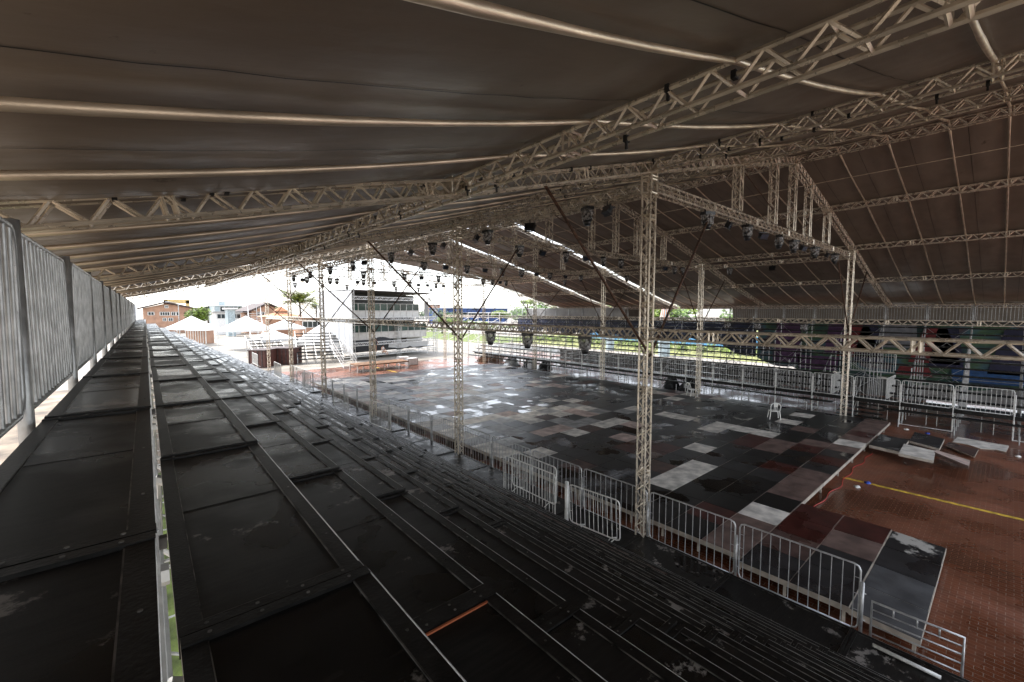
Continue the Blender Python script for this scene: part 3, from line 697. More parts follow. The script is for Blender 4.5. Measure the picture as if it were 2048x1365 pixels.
for z, x in ((.5, MX-3.4), (1.8, MX+.1), (1.8, MX-2.2), (3.2, MX+.1), (3.1, MX-2.2), (4.5, MX+.1)): mb.tube((x, YR0, z), (x, YR1, z), .018, 5)
yy = YR0
while yy < YR1:
    for (xa, z0, z1) in ((MX+.1, 1, 2.6), (MX+.1, 3, 4.9), (MX-3.4, .6, 2.4), (MX-2.2, 1.6, 3.4)):
        mb.tube((xa, yy, z0), (xa, yy+2, z1), .014, 5); mb.tube((xa, yy, z1), (xa, yy+2, z0), .014, 5)
    yy += 4
mb.build('scaffold_frame', M['galv'], rb)
# fence on top of it
k = 0; yy = YR0
while yy < YR1-.1:
    if yy < -1.9: yy += 2.0; continue
    if not (16 < yy < 24.5):
        nm = f'{ORD[k] if k < 25 else "last"}'
        panel('rearR', 'metal_fence', f'{nm} steel panel from the right end of the fence on top of the right grandstand', 'steel panels on top of the right grandstand', (MX+.5, yy+.03, H-.66), math.pi/2, Wd=1.9, Ht=1.02, gap=.14)
        post('fence_post', f'{nm} post from the right end of the fence on top of the right grandstand', 'posts on top of the right grandstand', (MX+.5, yy, H-1.3), 1.75, .025, key='postR')
    k += 1; yy += 2.0
# front deck and fence on the right
XD = 29.62
dk = empty('front_platform', (0, 0, 0), 0, 'long low steel platform with dark deck along the right side of the dance floor', 'platform')
mb = MB(); mb.box(XD+.02, XD+1.25, YR0, YR1-1, H-4.86, H-4.73); mb.box(XD-.02, XD+.02, YR0, YR1-1, H-4.90, H-4.72); mb.build('deck', M['tread'], dk)
yy = YR0+.4; k = 0
while yy < YR1-1:
    mb = MB()
    for x in (XD, XD+1.2): mb.tube((x, yy, .02), (x, yy, H-4.8 if x > XD else H-3.75), .028, 6)
    mb.tube((XD, yy, .3), (XD+1.2, yy, 1.0), .016, 5); mb.tube((XD, yy, .06), (XD+1.2, yy, .06), .016, 5)
    if k % 2 == 0: mb.tube((XD, yy, .05), (XD, yy+1.9, .05), .02, 6)
    mb.build('trestle', M['paleg'], dk)
    for q in (.6, 1.0): mb = MB(); mb.tube((XD+.8+q*.2, yy+q, .0), (XD+.8+q*.2, yy+q, H-4.9), .015, 5); mb.build('prop', M['paleg'], dk)
    k += 1; yy += 1.93
k = 0; yy = YR0+.4
while yy < YR1-2:
    if yy < -1.9: yy += 1.93; continue
    if yy < 30:
        panel('frontR', 'metal_fence', f'{ORD[k]} steel panel from the right end of the fence on the low right platform', 'steel panels on the low right platform', (XD, yy+.04, H-4.68), math.pi/2, 'paleg', 1.85, 1.14, .15)
    k += 1; yy += 1.93
mb = MB()
for z in (.35, .65, .95, 1.14): mb.tube((XD, 30.1, H-4.7+z), (XD, YR1-1, H-4.7+z), .018, 6)
for q in range(8): mb.tube((XD, 30.1+q*1.54, H-4.7), (XD, 30.1+q*1.54, H-3.55), .02, 6)
tag(mb.build('guard_rail', M['paleg']), 'railing with horizontal bars at the far end of the right platform', 'railing')
for (x0, y0, x1, y1, z, lb) in ((XD+.2, 6.55, XD+2.6, 6.6, 1.15, 'solid-looking side panel on the left of the stair gap in the right grandstand'), (XD+.4, 4.15, XD+2.9, 4.1, 1.2, 'solid-looking side panel on the right of the stair gap in the right grandstand'), (XD+3.0, 4.2, XD+3.0, 6.2, 2.35, 'steel panel closing the top of the stair gap in the right grandstand')):
    d = Vector((x1-x0, y1-y0, 0)); panel('vom', 'crowd_barrier', lb, 'panels around the stair gap', (x0, y0, z), math.atan2(d.y, d.x), 'paleg', 2.1, 1.1, .12)
mb = MB()
for i in range(6): mb.box(XD+.3+i*.3, XD+.62+i*.3, 4.3, 6.3, .18*i+.05, .18*i+.10)
tag(mb.build('steps', M['tread']), 'wet dark steps in the gap of the right grandstand', 'steps')
# backdrop sheet hung behind it
mb = MB(); XBk = MX+1.1; n = 160
def botz(y):
    b = -4.45 if y < 10 else (-4.45+(y-10)/8*1.95 if y < 18 else -2.5)
    return b-.28*abs(math.sin(y*1.15))-.1*math.sin(y*.6)
for i in range(n+1):
    yv = -7+(13.5+7)*i/n
    for j in range(9):
        zt = -.78; zb = botz(yv); z = zt+(zb-zt)*j/8; mb.v.append(Vector((XBk+.05*math.sin(yv*1.9+j*.3), yv, z+H)))
for i in range(n):
    for j in range(8): a = i*9+j; mb.f.append((a, a+1, a+10, a+9)); mb.m.append(0)
for (yc, z0, z1, w0, w1, mi) in ((6.9, -3.2, -.95, 1.3, .45, 1), (6.35, -3.6, -.9, .9, .4, 2), (3.1, -3.3, -1.0, 1.2, .5, 1), (2.55, -3.5, -1.0, .8, .45, 2), (8.2, -3.0, -.9, .7, .5, 5), (-.6, -3.7, -1.0, 1.4, .8, 2), (4.9, -2.4, -.9, 1.0, .9, 4), (11.3, -3.9, -.9, 1.0, .8, 5), (.6, -4.3, -3.5, 1.6, 1.7, 3), (-2.5, -4.3, -3.2, 1.6, 1.6, 3), (9.3, -4.3, -3.3, 1.2, 1.3, 5), (4.0, -4.2, -3.6, .9, .7, 1)):
    mb.face([(XBk-.09, yc-w0, z0+H), (XBk-.09, yc-w1, z1+H), (XBk-.09, yc+w1, z1+H), (XBk-.09, yc+w0, z0+H)], mi)
tag(mb.build('painted_backdrop', [M['backdrop'], M['bred'], M['bblue'], M['bsky'], M['bwhite'], M['bpurple']], None, True), 'colourful painted sheet with cones and hills behind the right grandstand', 'backdrop')
mb = MB(); n = 120
for i in range(n+1):
    yv = 13.6+(43-13.6)*i/n
    for j in range(9): zt = -.78; zb = botz(yv)+.2*(yv > 30); z = zt+(zb-zt)*j/8; mb.v.append(Vector((XBk+.04*math.sin(yv*1.5+j), yv, z+H)))
for i in range(n):
    for j in range(8): a = i*9+j; mb.f.append((a, a+1, a+10, a+9)); mb.m.append(0)
tag(mb.build('backdrop_sheet', M['navy'], None, True), 'plain navy sheet hung behind the far half of the right grandstand', 'backdrop')
mb = MB(); n = 60
for i in range(n+1):
    yv = -7+(10.8)*i/n
    for j in range(5): z = -4.2+(-5.75+4.2)*j/4+.22*abs(math.sin(yv*1.2))*(1 if j == 0 else 0); mb.v.append(Vector((XBk+.4+.1*math.sin(yv*2.4), yv, z+H)))
for i in range(n):
    for j in range(4): a = i*5+j; mb.f.append((a, a+1, a+6, a+5)); mb.m.append(0)
tag(mb.build('tarp_skirt', M['greytarp'], None, True), 'pale grey scalloped tarpaulin low behind the right grandstand', 'tarpaulin')
mb = MB(); n = 40
for i in range(n+1):
    yv = 26+(14.5)*i/n
    for j in range(3): mb.v.append(Vector((MX+.62+.03*math.sin(yv*3), yv, H-.72+1.06*j/2)))
for i in range(n):
    for j in range(2): a = i*3+j; mb.f.append((a, a+1, a+4, a+3)); mb.m.append(0)
tag(mb.build('fence_tarp', M['greytarp'], None, True), 'grey sheet fixed to the far top fence of the right grandstand', 'tarpaulin')
for (ya, yb, lb) in ((-8, 16.2, 'dark grey side sheet closing the tent above the near right grandstand'), (24.4, 42, 'dark grey side sheet closing the tent above the far right grandstand')):
    mb = MB(); n = 60
    for i in range(n+1):
        yv = ya+(yb-ya)*i/n; mb.v += [Vector((XE1+.1+.04*math.sin(yv*2.3), yv, H+.34)), Vector((XE1+.1+.04*math.sin(yv*2.3+1), yv, H-1.4))]
    for i in range(n): mb.f.append((2*i, 2*i+1, 2*i+3, 2*i+2)); mb.m.append(0)
    tag(mb.build('side_sheet', M['canvas'], None, True), lb, 'tent wall', 'side sheets')
mb = MB(); mb.box(38.9, 39.0, 3.4, 36, .0, 1.15); mb.box(38.85, 39.05, 3.4, 36, 1.15, 1.2); tag(mb.build('low_wall', M['dkgrey']), 'low grey boarded wall under the right grandstand', 'wall')
# things under and on the right platform
def crate(name, cat, lb, loc, sx, sy, sz, mt, lid=True, slats=True):
    o = empty(name, loc, random.uniform(-.1, .1), lb, cat); m = MB(); m.box(-sx/2, sx/2, -sy/2, sy/2, .03, sz)
    m.build('body', mt, o); m = MB()
    for s in (-1, 1): m = MB(); m.box(s*sx/2-.03, s*sx/2+.03, -sy/2-.03, sy/2+.03, 0, sz+.02); m.build('edge_trim', M['galv'], o)
    return o
p = px(965, 712, 'Z', 0)
for q in range(4):
    mb = MB(); mb.box(-1.3, 1.3, -.9, .9, 0, .16); o = mb.build('timber_stack', M['wood']); o.location = (31.3+.1*q, 40.2-.1*q, .19*q+.0); o.rotation_euler = (0, 0, .1*q); tag(o, f'{["lowest", "second lowest", "second highest", "topmost"][q]} layer of brown boards stacked under the far end of the right platform', 'boards', 'stacked boards')
mb = MB(); bpts = []
n = 12
for j in range(7):
    for i in range(n):
        a = 2*math.pi*i/n; r = (1.0-.1*j)*(1+.15*math.sin(i*2.7+j)); mb.v.append(Vector((.8*r*math.cos(a), 1.0*r*math.sin(a), j*.17)))
for j in range(6):
    for i in range(n): q = (i+1) % n; mb.f.append((j*n+i, j*n+q, (j+1)*n+q, (j+1)*n+i)); mb.m.append(0)
mb.f.append(tuple(6*n+i for i in range(n))); mb.m.append(0)
heap = mb.build('covered_heap', M['silver']); heap.location = (30.4, 35.2, 0); tag(heap, 'crumpled silver sheet over a heap under the right platform', 'covered heap')
crate('equipment_case', 'case', 'grey equipment case under the right platform beside the silver heap', (30.6, 32.2, 0), .7, .6, .8, M['silver'])
for q, (x, y_) in enumerate(((30.9, 33.0), (31.1, 30.8), (30.6, 16.7), (30.7, 15.4))):
    o = heap.copy(); o.data = heap.data; COL.objects.link(o); o.location = (x, y_, 0); o.scale = (.8, .8, .8); o.rotation_euler = (0, 0, q*1.3)
    o.data = heap.data.copy(); o.data.materials[0] = M['tarpb']; tag(o, ['black covered heap next to the grey case under the platform', 'black covered heap right of the grey case under the platform', 'black sheet over a heap under the platform left of the second right column', 'small black covered heap under the platform at the second right column'][q], 'covered heap', 'covered heaps')
# column-foot sandbags
for (x, y_, lb) in ((XR+.35, FY[2]+.1, 'yellow rubber block at the foot of the nearest right column'), (XR+.4, FY[3]-.2, 'yellow rubber block at the foot of the second right column'), (9.5, 12.8, 'orange rubber block on the brick beside the second left column')):
    mb = MB(); mb.path([(-.3, 0, .05), (0, .02, .08), (.3, 0, .05)], [.05, .075, .05], 8); o = mb.build('cable_ramp', M['yellow'], None, True); o.location = (x, y_, 0); o.rotation_euler = (0, 0, .6); tag(o, lb, 'rubber block', 'yellow blocks at the columns')
# litter on the brick
lit = [(1735, 967, 'bag', 'blue plastic bag lying by the yellow line'), (1714, 975, 'plastic', 'white crumpled cup beside the edge of the dance floor'), (1855, 868, 'bag', 'blue bag in front of the right fence'), (1813, 860, 'plastic', 'white foam tray at the far corner of the dance floor'), (2036, 914, 'plastic', 'white foam box at the right edge of the picture'), (1870, 1164, 'bag', 'small pale blue scrap near the end of the floor')]
for u, v, mt, lb in lit:
    mb = MB(); n = 9
    for j in range(4):
        for i in range(n): a = 2*math.pi*i/n; r = [.13, .15, .1, .03][j]*(1+.3*math.sin(i*3+j)); mb.v.append(Vector((r*math.cos(a)*1.3, r*math.sin(a), [.0, .03, .08, .1][j])))
    for j in range(3):
        for i in range(n): q = (i+1) % n; mb.f.append((j*n+i, j*n+q, (j+1)*n+q, (j+1)*n+i)); mb.m.append(0)
    mb.f.append(tuple(3*n+i for i in range(n))); mb.m.append(0)
    o = mb.build('litter', M[mt], None, True); o.location = px(u, v, 'Z', .0 if u > 1830 or v > 950 else ZF); tag(o, lb, 'litter', 'litter on the paving')
    o.scale = (.35,)*3 if u == 1870 else (.6,)*3

# ---------------------------------------------------------------- far end: two-storey cabins in a truss frame
P0 = px(706, 722, 'Z', 0); P1 = px(871, 705, 'Z', 0); dv = (P1-P0); WB = dv.length; ang = math.atan2(dv.y, dv.x)
vb = empty('control_tower', (P0.x, P0.y, 0), ang, 'two-storey white cabin stand with green windows inside a truss frame', 'building')
def zat(v): return px(706, v, 'Y', P0.y).z
Zs = [zat(718)+.35, zat(690), zat(639), zat(596), zat(580)]
mb = MB(); D_ = 6
for x in (0, WB):
    for y_ in (0, D_): truss(mb, (x, y_, 0), (x, y_, Zs[4]), pitch=.4, size=.4, rc=.035, rd=.02, up=(0, 1, 0))
truss(mb, (WB*.55, .6, 0), (WB*.55, .6, Zs[2]), pitch=.4, size=.35, rc=.03, rd=.02, up=(0, 1, 0))
for z in Zs[:4]: truss(mb, (0, 0, z), (WB, 0, z), pitch=.4, size=.35, rc=.035, rd=.025); truss(mb, (0, D_, z), (WB, D_, z), pitch=.4, size=.35, rc=.035, rd=.025)
truss(mb, (WB, 0, Zs[3]), (WB*.8, D_, Zs[4]+.2), pitch=.4, size=.3); mb.build('truss_frame', M['paleg'], vb)
mb = MB(); mb.box(-.1, WB+.1, -.3, D_+.3, Zs[4], Zs[4]+.06); mb.build('roof', M['tent'], vb)
mb = MB(); mb.box(.1, WB-.1, 0.3, D_+.2, Zs[4]-.12, Zs[4]-.08); mb.box(.1, WB-.1, D_+.1, D_+.15, Zs[2], Zs[4]-.1); mb.box(.3, WB*.93, 3.45, 3.5, Zs[1]+.3, Zs[4]-.3); mb.box(.1, WB*.95, .25, 3.4, Zs[2]-.12, Zs[2]-.08); mb.build('inner_sheet', M['canvas2'], vb)
mb = MB(); mb.box(0, WB, .3, D_, .9, 1.0); mb.build('stage_deck', M['tread'], vb)
for s, (z0, xe) in enumerate(((Zs[1]+.42, WB*.93), (Zs[2]+.1, WB*.83))):
    hh = 1.85; mb = MB(); mb.box(.4, xe, .9, 3.4, z0, z0+hh); nW = 10 if s else 11
    for i in range(nW+1): x = .4+(xe-.4)*i/nW; mb.box(x-.03, x+.03, .86, .9, z0, z0+hh*.95)
    mb.box(.4, xe, .84, .9, z0+.86, z0+.92)
    cbn = mb.build('cabin', M['cabin'], vb)
    for i in range(nW):
        x0 = .4+(xe-.4)*i/nW+.05; x1 = .4+(xe-.4)*(i+1)/nW-.05; q = MB(); q.box(x0, x1, .875, .895, z0+.95, z0+1.8); q.build('window', M['glassg'], cbn)
mb = MB(); mb.box(WB*.5, WB*.95, 2, 4.2, 1.0, 3.3); mb.box(WB*.1, WB*.45, 3, 4, 1.0, 3.4); mb.build('lower_room', M['cabin'], vb)
mb = MB(); mb.box(WB*.66, WB*.73, 1.95, 2.0, 1.0, 3.1); mb.build('door', M['trunk'], vb)
mb = MB(); n = 30
for i in range(n+1):
    x = WB*.42+WB*.52*i/n; d_ = .5+.45*abs(math.sin(i/n*math.pi*2.0)); mb.v += [Vector((x, .5, Zs[1]-.2)), Vector((x, .55, Zs[1]-.2-d_))]
for i in range(n): mb.f.append((2*i, 2*i+1, 2*i+3, 2*i+2)); mb.m.append(0)
mb.build('white_swag', M['tent'], vb)
mb = MB(); n = 24
for i in range(n+1):
    y_ = -.4+(D_+1)*i/n; mb.v += [Vector((-.25+.08*math.sin(i*1.7), y_, .8)), Vector((-.25+.08*math.sin(i*1.7), y_, Zs[4]-.1))]
for i in range(n): mb.f.append((2*i, 2*i+1, 2*i+3, 2*i+2)); mb.m.append(0)
mb.build('side_sheet', M['tent'], vb)
mb = MB(); mb.box(WB-.9, WB-.1, 1.2, 1.25, Zs[2]+.2, Zs[3]-.2); mb.build('end_sheet', M['greytarp'], vb)
mb = MB(); n = 20
for j in range(5):
    for i in range(n+1): x = .3+6.4*i/n; mb.v.append(Vector((x, .5+j*.35, 1.0+[0, 1.25, 1.5, 1.3, 0][j]*(1 if x < 4 else 1-.25*math.sin(x)))))
for j in range(4):
    for i in range(n): a = j*(n+1)+i; mb.f.append((a, a+1, a+n+2, a+n+1)); mb.m.append(0)
hb = mb.build('covered_heap', M['tarpb'], None, True); hb.location = (P0.x, P0.y, 0); hb.rotation_euler = (0, 0, ang); tag(hb, 'long black cover over equipment on the white cabin stand', 'covered heap')
# people on that stage
def person(loc, rz, pose, shirt, hair, lab):
    J = {'sit': dict(pel=(0, 0, .12), ch=(0, .03, .55), nk=(0, 0, .68), hd=(0, -.03, .85), k=(.14, -.42, .2), ft=(.12, -.6, -.15), el=(.26, -.05, .38), hn=(.16, -.32, .3)),
         'stand': dict(pel=(0, 0, .9), ch=(0, 0, 1.3), nk=(0, 0, 1.45), hd=(0, -.02, 1.62), k=(.1, -.03, .48), ft=(.11, 0, .04), el=(.28, 0, 1.08), hn=(.27, -.12, .85))}[pose]
    vs = []; ed = []; rad = []
    def add(p, r, par=None):
        vs.append(p); rad.append(r)
        if par is not None: ed.append((par, len(vs)-1))
        return len(vs)-1
    pe = add(J['pel'], .15); ch = add(J['ch'], .16, pe); nk = add(J['nk'], .055, ch); hd = add(J['hd'], .10, nk)
    for s in (-1, 1):
        hp = add((s*.09, J['pel'][1], J['pel'][2]-.05), .09, pe); kn = add((s*J['k'][0], J['k'][1], J['k'][2]), .06, hp); an = add((s*J['ft'][0], J['ft'][1], J['ft'][2]), .04, kn); add((s*J['ft'][0], J['ft'][1]-.14, J['ft'][2]-.02), .035, an)
        sh = add((s*.18, J['ch'][1], J['ch'][2]+.06), .06, ch); el = add((s*J['el'][0], J['el'][1], J['el'][2]), .042, sh); hn = add((s*J['hn'][0], J['hn'][1], J['hn'][2]), .03, el)
        for f_ in range(4): add((s*(J['hn'][0]+(f_-1.5)*.016), J['hn'][1]-.05, J['hn'][2]-.05-.01*(f_ in (1, 2))), .009, hn)
        add((s*(J['hn'][0]-.035), J['hn'][1]-.03, J['hn'][2]-.01), .010, hn)
    me = bpy.data.meshes.new('body'); me.from_pydata(vs, ed, []); me.materials.append(M['skin']); ob = bpy.data.objects.new('person', me); COL.objects.link(ob)
    sk = ob.modifiers.new('skin', 'SKIN'); ss = ob.modifiers.new('sub', 'SUBSURF'); ss.levels = ss.render_levels = 1
    for i, r in enumerate(rad): me.skin_vertices[0].data[i].radius = (r, r*.8 if i == 1 else r)
    me.skin_vertices[0].data[0].use_root = True
    ob.location = loc; ob.rotation_euler = (0, 0, rz); tag(ob, lab, 'person')
    m = MB(); c = Vector(J['ch']); q = Vector(J['pel']); m.path([q-Vector((0, 0, .08)), q.lerp(c, .5), c, c+Vector((0, 0, .1))], [.17, .16, .185, .11], 10); m.build('shirt', shirt, ob, True)
    m = MB(); hx = Vector(J['hd']); m.path([hx+Vector((0, .05, -.16)), hx+Vector((0, .04, 0)), hx+Vector((0, .01, .09)), hx+Vector((0, 0, .13))], [.05, .115, .09, .03], 10); m.build('hair', hair, ob, True)
    return ob
q = px(766, 706, 'Z', 1.0)
person((q.x, q.y, 1.02), R(25), 'sit', M['cloth_w'], M['cloth_b'], 'person in white sitting on the edge of the cabin stage')
q = px(763, 705, 'Z', 1.0)
person((q.x-.35, q.y+.9, 1.0), R(10), 'stand', M['cloth_b'], M['cloth_b'], 'person in black standing behind the seated one on the stage')
# low stage in front
la, lb_, lc, ld = [px(u, v, 'Z', .72) for u, v in ((715.4, 731.5), (817.5, 722), (800, 719.2), (700, 727.3))]
mb = MB(); t = [la, lb_, lb_+(ld-la), ld]
mb.face([p for p in t]); mb.face([p-Vector((0, 0, .12)) for p in t][::-1])
for i in range(4): a, b = t[i], t[(i+1) % 4]; mb.face([a, a-Vector((0, 0, .12)), b-Vector((0, 0, .12)), b])
o = empty('low_stage', (0, 0, 0), 0, 'low brown stage on legs standing in front of the white cabins', 'stage'); mb.build('deck', M['wood'], o)
for e0, e1 in ((t[0], t[1]), (t[3], t[2])):
    for i in range(5):
        p = e0.lerp(e1, i/4); m = MB(); m.box(p.x-.05, p.x+.05, p.y-.05, p.y+.05, 0, .6); m.build('leg', M['paleg'], o)
for (u, v, lb) in ((806, 721, 'left white flight case on the ground in front of the cabin stage'), (823, 724, 'right white flight case on the ground in front of the cabin stage')):
    p = px(u, v+6, 'Z', 0); crate('flight_case', 'case', lb, (p.x, p.y, 0), 1.1, .8, .75, M['white'])
# white stair with railings
def stairs(base, rz, wd, ht, n, lb):
    o = empty('stairs', base, rz, lb, 'stairs', 'white stairs'); m = MB()
    for i in range(n): m.box(0, wd, i*.28, i*.28+.26, (i+1)*ht/n-.04, (i+1)*ht/n)
    m.build('steps', M['paleg'], o)
    for x in (0, wd):
        m = MB(); m.tube((x, 0, .05), (x, n*.28, ht), .04); m.tube((x, 0, .95), (x, n*.28, ht+.95), .025); m.tube((x, 0, .5), (x, n*.28, ht+.5), .02)
        for k in range(5): m.tube((x, n*.28*k/4, ht*k/4), (x, n*.28*k/4, ht*k/4+.95), .02)
        m.build('railing', M['white'], o)
p = px(688, 738, 'Z', 0); stairs((p.x, p.y, 0), ang, 1.5, 2.3, 9, 'white steel stairs at the left corner of the cabin stand')
p = px(676, 722, 'Z', 0); stairs((p.x+.2, p.y+2.2, 2.0), ang+.0, 1.2, 3.6, 12, 'upper white stair flight beside the white side sheet')
p = px(505, 715, 'Z', 0); stairs((p.x, p.y, 0), R(-6), 1.5, 5.6, 18, 'tall white stair tower left of the farthest left column')
# small open bleachers at the far end
for (u0, v0, u1, lb, rows) in ((596, 730, 688, 'open bleacher of dark planks beside the white stairs at the far end', 9), (512, 722, 578, 'open bleacher between white tents and the farthest left columns', 7)):
    a = px(u0, v0, 'Z', 0); b = px(u1, v0-5, 'Z', 0); d = b-a; o = empty('bleacher', (a.x, a.y, 0), math.atan2(d.y, d.x), lb, 'bleacher', 'far open bleachers')
    for i in range(rows):
        m = MB(); m.box(0, d.length, i*.55, i*.55+.28, .5+i*.33, .62+i*.33); m.build('plank', M['strap'], o)
    m = MB()
    for k in range(6):
        x = d.length*k/5; m.tube((x, 0, .5), (x, rows*.55, .5+rows*.33), .04)
        for i in range(0, rows+1, 2): m.tube((x, i*.55, 0), (x, i*.55, .5+i*.33), .03)
    m.build('frame', M['galv'], o)

# ---------------------------------------------------------------- white pyramid tents
def ptent(u, vap, ue0, ue1, vb_, Y, lb, hp=None):
    ap = px(u, vap, 'Y', Y); e0 = px(ue0, vb_, 'Y', Y); e1 = px(ue1, vb_, 'Y', Y); wd = (e1.x-e0.x)/1.0; hw = wd/2*.82; zc = (e0.z+e1.z)/2
    o = empty('pyramid_tent', ((e0.x+e1.x)/2, Y, 0), R(12), lb, 'tent', 'white pyramid tents')
    m = MB(); n = 8; rings = 7
    cs = [(-hw, -hw), (hw, -hw), (hw, hw), (-hw, hw)]
    for s in range(4):
        a, b = cs[s], cs[(s+1) % 4]; k = len(m.v)
        for j in range(rings):
            t = j/(rings-1); zz = zc+(ap.z-zc)*(t**1.12)
            for i in range(n+1): q = i/n; x = (a[0]*(1-q)+b[0]*q)*(1-t); y_ = (a[1]*(1-q)+b[1]*q)*(1-t); m.v.append(Vector((x, y_, zz)))
        for j in range(rings-1):
            for i in range(n): A = k+j*(n+1)+i; m.f.append((A, A+1, A+n+2, A+n+1)); m.m.append(0)
        m.face([(a[0], a[1], zc), (b[0], b[1], zc), (b[0], b[1], zc-.35), (a[0], a[1], zc-.35)])
    m.build('canopy', M['tent'], o)
    for c in cs: m = MB(); m.tube((c[0], c[1], 0), (c[0], c[1], zc), .05, 6); m.build('pole', M['paleg'], o)
ptent(386, 632, 331, 434, 655, 92, 'leftmost white pyramid tent beyond the top of the grandstand')
ptent(500, 632, 437, 545, 658, 78, 'white pyramid tent right of the leftmost one, over the beige yard')
ptent(562, 640, 530, 606, 655, 84, 'small white pyramid tent half hidden behind the farthest left column')
ptent(541, 660, 497, 590, 677, 64, 'low white pyramid tent over the dark red booths')
ptent(655, 645, 592, 700, 682, 66, 'wide white pyramid tent behind the open bleacher')
# booths and hoardings
for (u0, v0, u1, v1, mt, lb) in ((372, 688, 412, 662, 'terra', 'orange panelled booth under the leftmost white tent'), (498, 736, 530, 702, 'dred', 'dark red slatted booth at the far left end of the deck'), (531, 730, 585, 698, 'dred', 'dark red slatted booth under the low white tent')):
    a = px(u0, v0, 'Z', 0); b = px(u1, v0, 'Z', 0); h = px(u0, v1, 'Y', a.y).z; d = b-a
    o = empty('booth', (a.x, a.y, 0), math.atan2(d.y, d.x), lb, 'booth'); m = MB(); m.box(0, d.length, 0, 2.2, 0, h); m.build('body', M[mt], o); m = MB()
    for k in range(int(d.length/.45)+1): m.box(k*.45, k*.45+.1, -.05, 0, 0, h)
    m.box(-.1, d.length+.1, -.1, 2.3, h, h+.08); m.build('battens', M['roofd'] if mt != 'terra' else M['paleg'], o)
# standing lamp posts
for (u, v0, v1, Y, lb) in ((430, 640, 588, 170, 'thin tall mast beyond the left tents'), (514, 640, 603, 120, 'street lamp post left of the orange gabled house'), (358, 640, 607, 120, 'dark street lamp in front of the orange building')):
    a = px(u, v0, 'Y', Y); b = px(u, v1, 'Y', Y); o = empty('street_lamp', (a.x, Y, 0), 0, lb, 'street lamp', 'street lamps'); m = MB(); m.tube((0, 0, 0), (0, 0, b.z), .12, 6, r2=.07); m.build('pole', M['galv'], o)
    m = MB(); m.tube((0, 0, b.z), (-1.6, 0, b.z+.3), .06, 5); m.box(-2.2, -1.5, -.2, .2, b.z+.2, b.z+.4); m.build('lamp_head', M['galv'], o)

# ---------------------------------------------------------------- far buildings
def box_building(u0, u1, vt, Y, dep, wall, roof, lb, gable=None, wins=(), name='building', roof_over=.5, cat='building'):
    a = px(u0, vt, 'Y', Y); b = px(u1, vt, 'Y', Y); wd = b.x-a.x; h = a.z
    o = empty(name, (a.x, Y, 0), 0, lb, cat); m = MB(); m.box(0, wd, 0, dep, 0, h)
    if gable:
        g_ = px(gable[0], gable[1], 'Y', Y); gx = g_.x-a.x; m.face([(0, 0, h), (wd, 0, h), (gx, 0, g_.z-.2)]); m.face([(0, dep, h), (gx, dep, g_.z-.2), (wd, dep, h)])
    m.build('wall', wall, o)
    m = MB(); r = roof_over
    if gable:
        z0 = h-.3; gz = g_.z
        for (x0, x1) in ((-r, gx), (wd+r, gx)):
            m.face([(x0, -r, z0), (x1, -r, gz), (x1, dep+r, gz), (x0, dep+r, z0)]); m.face([(x0, -r, z0+.35), (x0, dep+r, z0+.35), (x1, dep+r, gz+.35), (x1, -r, gz+.35)])
            m.face([(x0, -r, z0), (x0, -r, z0+.35), (x1, -r, gz+.35), (x1, -r, gz)])
    else: m.box(-r, wd+r, -r, dep+r, h, h+.35)
    m.build('roof', roof, o)
    for (x, z, ww, hh, n_) in wins:
        p = px(x, z, 'Y', Y); m = MB(); x0 = p.x-a.x; m.box(x0-.1, x0+ww+.1, -.12, -.04, p.z-hh-.1, p.z+.1); fr_ = m.build('window', M['paleg'], o)
        m = MB()
        for k in range(n_): m.box(x0+ww*k/n_+.06, x0+ww*(k+1)/n_-.06, -.16, -.12, p.z-hh, p.z)
        m.build('pane', M['glassd'], fr_)
    return o
box_building(286, 384, 617, 150, 14, M['terra'], M['roofd'], 'orange brick building with a dark gable roof beyond the grandstand', (331, 606), [(296, 625, 1.2, .7, 2), (320, 625, 2.0, .8, 4), (343, 625, .8, .8, 2), (353, 625, .5, .8, 1), (326, 637, .7, .7, 2), (337, 637, .9, .7, 2), (330, 611.5, .6, .6, 2)], roof_over=1.2)
box_building(503, 566, 623, 128, 20, M['terra'], M['roofd'], 'orange gabled house left of the palm tree', (535, 608), [(514, 625, .9, .9, 2), (521.5, 625, .8, .9, 2), (508, 617, .5, .5, 1)], roof_over=1.0)
box_building(428, 484, 612, 240, 20, M['bluish'], M['white'], 'grey modern office block on the skyline left of the orange gabled house', None, [(440, 614, 14, 3, 8)])
box_building(437, 450, 604, 245, 3, M['bluish'], M['white'], 'pale blue box sign on top of the grey office block', None)
box_building(430, 480, 626, 130, 8, M['white'], M['greytarp'], 'low white flat-roofed building behind the second tent', None, [(434, 629, 5, 1, 6)])
box_building(455, 470, 619, 120, 4, M['bluish'], M['white'], 'pale blue water tank beyond the white tents', None)
box_building(600, 712, 640, 100, 10, M['terra'], M['rooft'], 'long low building with an orange roof behind the bleachers', None, [(605, 644, 8, 1.2, 8)])
box_building(640, 690, 626, 190, 10, M['white'], M['white'], 'white house with a shallow roof right of the palm', (665, 620), [(645, 629, 6, 2, 5)])
box_building(868, 880, 611, 200, 6, M['terra'], M['roofd'], 'small reddish tower on the skyline right of the cabin stand', None)
box_building(884, 1015, 618, 175, 12, M['bluew'], M['bluew'], 'long blue covered stand on the skyline right of the cabins', None, [(890, 626, 30, 1.5, 12)])
